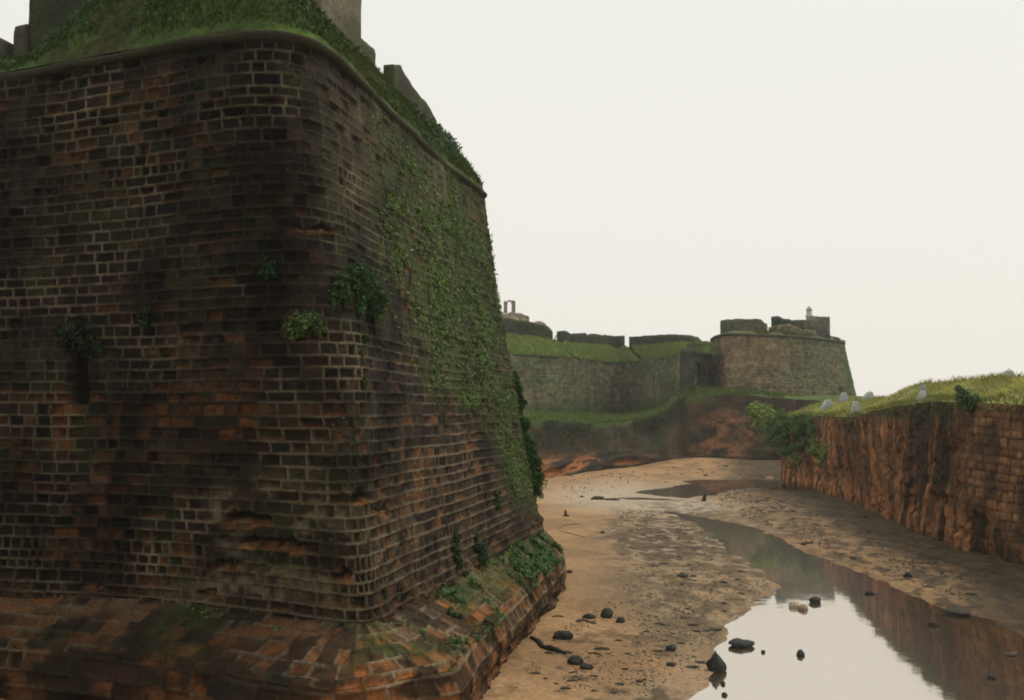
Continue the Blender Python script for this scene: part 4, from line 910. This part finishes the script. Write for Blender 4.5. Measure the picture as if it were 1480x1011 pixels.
conc('white concrete block standing right on the lip above the dark streaks', 1331, 579, 60, 15, 10, lean=.12, rot=-.3, tone=1.25)
conc('grey concrete block with a pointed top just behind the white one', 1334, 568, 63, 12, 14, rot=.6, tone=.8)
conc('concrete block on the crest at the right edge of the picture', 1456, 556, 62, 20, 10, lean=.1, rot=.1)

# ------------------------------------------------------------------ STONES, STICKS AND CLODS ON THE BED
def stone_mesh(seed, sx_, sy_, sz_, pointy=0.0):
    bm = bmesh.new(); bmesh.ops.create_icosphere(bm, subdivisions=3, radius=1)
    for v in bm.verts:
        n = v.co.normalized(); k = 1 + .35 * mnoise.fractal(n * 1.3 + Vector((seed * 3.1, 0, 0)), .8, 2, 4)
        v.co = n * k
        if pointy and v.co.z > 0: f_ = 1 - pointy * v.co.z * .8; v.co.x *= f_; v.co.y *= f_
        v.co.x *= sx_; v.co.y *= sy_; v.co.z *= sz_
    me = bpy.data.meshes.new('stone'); bm.to_mesh(me); bm.free()
    a = me.color_attributes.new('Col', 'FLOAT_COLOR', 'POINT'); V_ = np.zeros(len(me.vertices) * 3); me.vertices.foreach_get('co', V_)
    me.polygons.foreach_set('use_smooth', np.ones(len(me.polygons), bool)); me.materials.append(M_stone)
    return me, a
def paint(me, c):
    a = me.color_attributes['Col']; n = len(me.vertices); arr = np.ones((n, 4), np.float32); arr[:, :3] = c; a.data.foreach_set('color', arr.ravel())
def stone(label, x, y, wpx, hpx, c=(.030, .030, .024), pointy=0, group=None, rot=0, seed=None, deep=.25):
    g = G(x, y); D_ = g[1]; s_ = D_ / F; wd = wpx * s_ / 2; ht = hpx * s_
    me, a = stone_mesh(seed or x * .37, wd, max(wd * .75, .05), ht * .62, pointy); paint(me, c)
    o = bpy.data.objects.new('stone', me); link(o); z0 = max(0, float(bz(g[0], g[1])))
    o.location = (g[0], g[1], z0 + ht * (.5 - deep)); o.rotation_euler = (0, 0, rot); tag(o, label, 'stone', group)
    return o
stone('rounded dark boulder on the sand, largest of the three stones in a row', 877, 903, 17, 16, (.045, .042, .028))
stone('small dark stone just right of the rounded boulder', 897, 909, 12, 9)
stone('flat dark stone just left of the rounded boulder', 852, 905, 17, 7, (.03, .028, .02))
stone('humped black stone on the sand near the talus', 814, 936, 26, 13)
stone('black jagged stone lying left of centre near the bottom edge', 832, 970, 22, 13)
stone('low dark lump touching the black jagged stone', 847, 976, 18, 9, (.04, .034, .022))
stone('pointed dark boulder standing in the pale water by the shore', 1035, 968, 25, 26, (.028, .03, .026), pointy=.75, deep=.15)
stone('long flat stone lying in the pale water, above the pointed boulder', 1070, 933, 34, 10, (.035, .038, .034), deep=.15, rot=.05)
stone('small round stone alone in the pale water', 1157, 946, 11, 8, (.03, .032, .03))
stone('tiny stone in the pale water between the long stone and the round one', 1103, 942, 6, 4)
stone('tiny stone in the pale water right beside the pointed boulder', 1045, 988, 6, 5)
stone('small stone in the water close to the bottom edge, right of the shore', 1047, 1004, 9, 5)
stone('dark stone standing where the water reflection turns brown', 1178, 870, 16, 10, (.03, .027, .02))
stone('flat dark stone in the brown water below the right bank', 1257, 858, 13, 6, (.03, .025, .02))
stone('dark stone in the middle of the brown water', 1350, 904, 15, 7, (.028, .022, .016))
stone('brown pebble near the right end of the brown water', 1460, 946, 20, 5, (.07, .05, .035))
stone('dark stone low in the brown water near the lower right corner', 1433, 980, 13, 6, (.02, .016, .012))
stone('pale rounded stone in the water, left of a pair', 1148, 876, 16, 8, (.42, .34, .25))
stone('pale brownish stone in the water, right of a pair', 1161, 880, 13, 8, (.3, .22, .15))
stone('long dark stone at the edge of the right bank', 1383, 888, 36, 9, (.025, .02, .014), rot=-.1)
stone('black stone on the right bank above the long dark stone', 1312, 838, 12, 7)
stone('dark clod near the shore, upper of the cluster', 970, 944, 15, 10)
stone('dark flat clod at the shore left of the pointed boulder', 970, 966, 14, 6)
stone('dark long clod in the middle of the sand', 986, 843, 17, 4)
stone('dark pebble on the smooth sand below the stake', 871, 777, 7, 4)
stone('dark pebble on the wet sand by the far puddle', 841, 722, 5, 3)
stone('dark seaweed-covered rock left of the far puddle', 863, 726, 18, 6, (.05, .04, .028))
stone('low dark rock beside the seaweed-covered one', 885, 727, 22, 4, (.045, .035, .025))
stone('dark stone against the point of the bastion talus', 823, 838, 8, 5)

# generic scattered stones by area (nothing tells them apart inside each area)
protos = []
for k_ in range(8):
    me, a = stone_mesh(100 + k_ * 7, 1, .8, .5); paint(me, (.034 + .012 * (k_ % 3), .029 + .009 * (k_ % 3), .019 + .005 * (k_ % 3))); protos.append(me)
def cell(label, x, y, s_, D_):
    k = 'tiny' if s_ * F / D_ < 2.5 else 'small' if s_ * F / D_ < 4.2 else 'larger'
    if 'left foreground' in label: return '%s dark stone on left foreground sand, %s, %s' % (k, 'below boulder row' if y > 925 else 'beside boulder row', 'near talus' if x < 850 else 'midway to water' if x < 945 else 'near water')
    if 'mottled' in label: return '%s dark clod on the mottled mud, %s, %s' % (k, 'far end' if y < 800 else 'middle' if y < 850 else 'near end', 'sand side' if x < 985 else 'water side')
    if 'bank' in label: return '%s dark stone on mud bank below right rock wall, %s' % (k, 'far end by bushes' if x < 1170 else 'middle stretch' if x < 1300 else 'near stretch')
    return '%s dark stone on the far beach under the scarp, %s' % (k, 'left part' if x < 920 else 'middle part' if x < 1010 else 'right part')
def area(poly, n, smin, smax, label, group):
    xs_ = [q[0] for q in poly]; ys_ = [q[1] for q in poly]; c_ = 0; tries = 0
    while c_ < n and tries < 6000:
        tries += 1
        x, y = rng.uniform(min(xs_), max(xs_)), rng.uniform(min(ys_), max(ys_))
        if polyd(np.array([x]), np.array([y]), poly)[0] < 0: continue
        g = G(x, y); z0 = float(bz(g[0], g[1]))
        if z0 < .0: continue
        s_ = (smin + (smax - smin) * rng.random() ** 2.5) * g[1] / F / 2
        o = bpy.data.objects.new('stone', protos[int(rng.integers(8))]); link(o); o.location = (g[0], g[1], z0 + s_ * .05)
        o.scale = (s_ * rng.uniform(.8, 1.8), s_, s_ * rng.uniform(.5, 1.0)); o.rotation_euler = (0, 0, rng.uniform(-.6, .6)); tag(o, cell(label, x, y, s_, g[1]), 'stone', group); c_ += 1
area([(760, 985), (800, 920), (860, 900), (950, 900), (1035, 900), (1020, 950), (980, 1005), (740, 1011)], 75, 4, 15, 'small dark stone strewn on the sand of the left foreground', 'small stones on the left foreground sand')
area([(900, 760), (960, 745), (1050, 790), (1100, 850), (1050, 900), (960, 890), (920, 830)], 60, 3, 9, 'small dark clod on the mottled mud between sand and water', 'clods on the mottled mud')
area([(1060, 710), (1150, 705), (1250, 755), (1400, 815), (1475, 850), (1475, 895), (1380, 870), (1250, 822), (1150, 785), (1060, 745)], 95, 3, 12, 'dark stone scattered on the mud bank below the right-hand rock wall', 'stones on the right mud bank')
area([(820, 685), (900, 680), (1110, 676), (1110, 688), (1000, 690), (900, 700), (830, 700)], 28, 3, 7, 'tiny dark stone on the far beach below the rock scarp', 'stones on the far beach')
# fine litter too small and many to count
def litter(n, poly, size, seed, cols):
    xs_ = [q[0] for q in poly]; ys_ = [q[1] for q in poly]
    x = rng.uniform(min(xs_), max(xs_), n * 3); y = min(ys_) + (max(ys_) - min(ys_)) * rng.random(n * 3)
    keep = (polyd(x, y, poly) > 0) & (rng.random(n * 3) < ss(.4, .62, fbm(x * .03, y * .05, seed, 4))); x, y = x[keep][:n], y[keep][:n]
    r0 = np.stack([(x - 740) / F, CT - ST * (505.5 - y) / F, ST + CT * (505.5 - y) / F], 1); g = r0 * (-H / r0[:, 2])[:, None]
    z = bedZ[np.clip(np.searchsorted(ys, g[:, 1]), 0, len(ys) - 1), np.clip(np.searchsorted(xs, g[:, 0]), 0, len(xs) - 1)]
    k = z > .0; g, z = g[k], z[k]; n = len(g); s_ = size * g[:, 1] / F * rng.uniform(.4, 1.3, n)
    base = np.array([[1, 0, 0], [.2, .8, 0], [-.9, .35, 0], [-.6, -.7, 0], [.5, -.8, 0], [0, 0, .7]])
    V_ = g[:, None, :] * [1, 1, 0] + base[None] * s_[:, None, None] * rng.uniform(.6, 1.4, (n, 6, 1)); V_[:, :, 2] += (z - .01)[:, None]
    f = np.array([[0, 1, 5], [1, 2, 5], [2, 3, 5], [3, 4, 5], [4, 0, 5]]); f = (f[None] + 6 * np.arange(n)[:, None, None]).reshape(-1, 3)
    return V_.reshape(-1, 3), f, np.repeat(leafcols(n, cols, .5, .3), 6, 0)
allV, allF, allC, o_s = [], [], [], 0
for args in [(3200, [(880, 745), (960, 740), (1060, 790), (1120, 845), (1090, 880), (1030, 930), (960, 960), (900, 900), (900, 800)], 1.8, 901, (.085, .068, .04)),
             (5500, [(1040, 700), (1150, 705), (1260, 750), (1470, 835), (1475, 900), (1300, 840), (1100, 758), (1040, 735)], 2.0, 903, (.05, .038, .023)),
             (1900, [(740, 1011), (800, 925), (880, 880), (1040, 880), (1030, 1000), (990, 1011)], 2.2, 905, (.05, .042, .027)),
             (700, [(800, 700), (900, 685), (1110, 675), (1110, 690), (900, 712), (820, 740)], 1.5, 907, (.05, .04, .025))]:
    V_, f, c = litter(*args); allV.append(V_); allF.append(f + o_s); allC.append(c); o_s += len(V_)
o = mesh('litter', np.concatenate(allV), np.concatenate(allF), M_stone, None, np.concatenate(allC), smooth=False); tag(o, 'fine dark mud clods and pebbles littering the moat bed', 'litter', kind='stuff')

def stick(name, label, cat, pxs, rpx, c=(.045, .032, .022), lift=.02):
    pts = []
    for x, y in pxs:
        g = G(x, y); g[2] = max(0, float(bz(g[0], g[1]))) + lift; pts.append(g)
    s_ = pts[0][1] / F; n = len(pts); V_, f_ = join([tube(pts, [rpx * s_ * (1 - .6 * abs(2 * i_ / (n - 1) - 1) ** 2) for i_ in range(n)], 7)])
    V_ = V_ + (np.array([mnoise.noise_vector(Vector(v) * 5) for v in V_]) * rpx * s_ * .5)
    return tag(mesh(name, V_, f_, M_wood, None, flat(len(V_), c)), label, cat)
stick('driftwood', 'dark crooked driftwood lying against the foot of the talus', 'driftwood', [(768, 936), (778, 942), (784, 950), (795, 953), (808, 955), (816, 958)], 4.5, (.02, .018, .014))
stick('driftwood', 'thin curved branch half buried in the sand below the stake', 'driftwood', [(806, 771), (815, 766), (828, 764), (840, 763)], 1.0, (.09, .06, .035), .0)
stick('driftwood', 'straight thin branch lying under the curved one', 'driftwood', [(808, 774), (820, 777), (832, 781), (845, 784)], 1.1, (.09, .06, .035), .0)
stick('driftwood', 'thin dark twig on the sand left of the black stones', 'driftwood', [(797, 905), (806, 904), (815, 905)], 1.5)
stick('driftwood', 'dark twig among the stones of the left foreground', 'driftwood', [(850, 956), (861, 955), (872, 958)], 1.6)
def post(label, x, y, hpx, rpx, lean):
    g = G(x, y); s_ = g[1] / F; z0 = max(0, float(bz(g[0], g[1])))
    pts = [[g[0], g[1], z0 - .1], [g[0] + lean * .4, g[1], z0 + hpx * s_ * .5], [g[0] + lean, g[1], z0 + hpx * s_]]
    V_, f_ = join([tube(pts, [rpx * s_ * 1.4, rpx * s_, rpx * s_ * .8], 8), tube([[g[0] - .25, g[1], z0], [g[0], g[1], z0 + .08], [g[0] + .25, g[1] - .05, z0]], [.03, .08, .03], 6)])
    return tag(mesh('stake', V_, f_, M_wood, None, flat(len(V_), (.045, .028, .018))), label, 'stake')
post('short wooden stake stuck upright in the smooth sand left of the puddles', 818, 752, 9, 1.6, -.05)
post('stubby leaning post in the pale wet mud beside the far puddle', 1017, 727, 10, 2.8, .15)
# leaning pole in the embrasure of the curtain
a = at(800, 493, 150); b = at(806, 482, 150.3); V_, f_ = join([tube([a, b], [.09, .07], 6)]); tag(mesh('pole', V_, f_, M_wood, None, flat(len(V_), (.12, .11, .09))), 'thin leaning pole in the first gap between the merlons of the curtain wall', 'pole')

# ------------------------------------------------------------------ HAZE
if HAZE > 0:
    V_ = np.array([[x, y, z] for z in (-1.6, 34) for y in (-250, 370) for x in (-310, 310)], float)
    f = np.array([[0, 2, 3, 1], [4, 5, 7, 6], [0, 1, 5, 4], [2, 6, 7, 3], [0, 4, 6, 2], [1, 3, 7, 5]])
    hm = bpy.data.materials.new('air'); hm.use_nodes = True; t = hm.node_tree; t.nodes.clear()
    o_ = t.nodes.new('ShaderNodeOutputMaterial'); pv = t.nodes.new('ShaderNodeVolumePrincipled'); pv.inputs['Density'].default_value = HAZE; pv.inputs['Color'].default_value = (.93, .96, .97, 1); pv.inputs['Anisotropy'].default_value = .3
    t.links.new(pv.outputs[0], o_.inputs['Volume'])
    hz = mesh('haze', V_, f, hm, smooth=False); hz['kind'] = 'stuff'
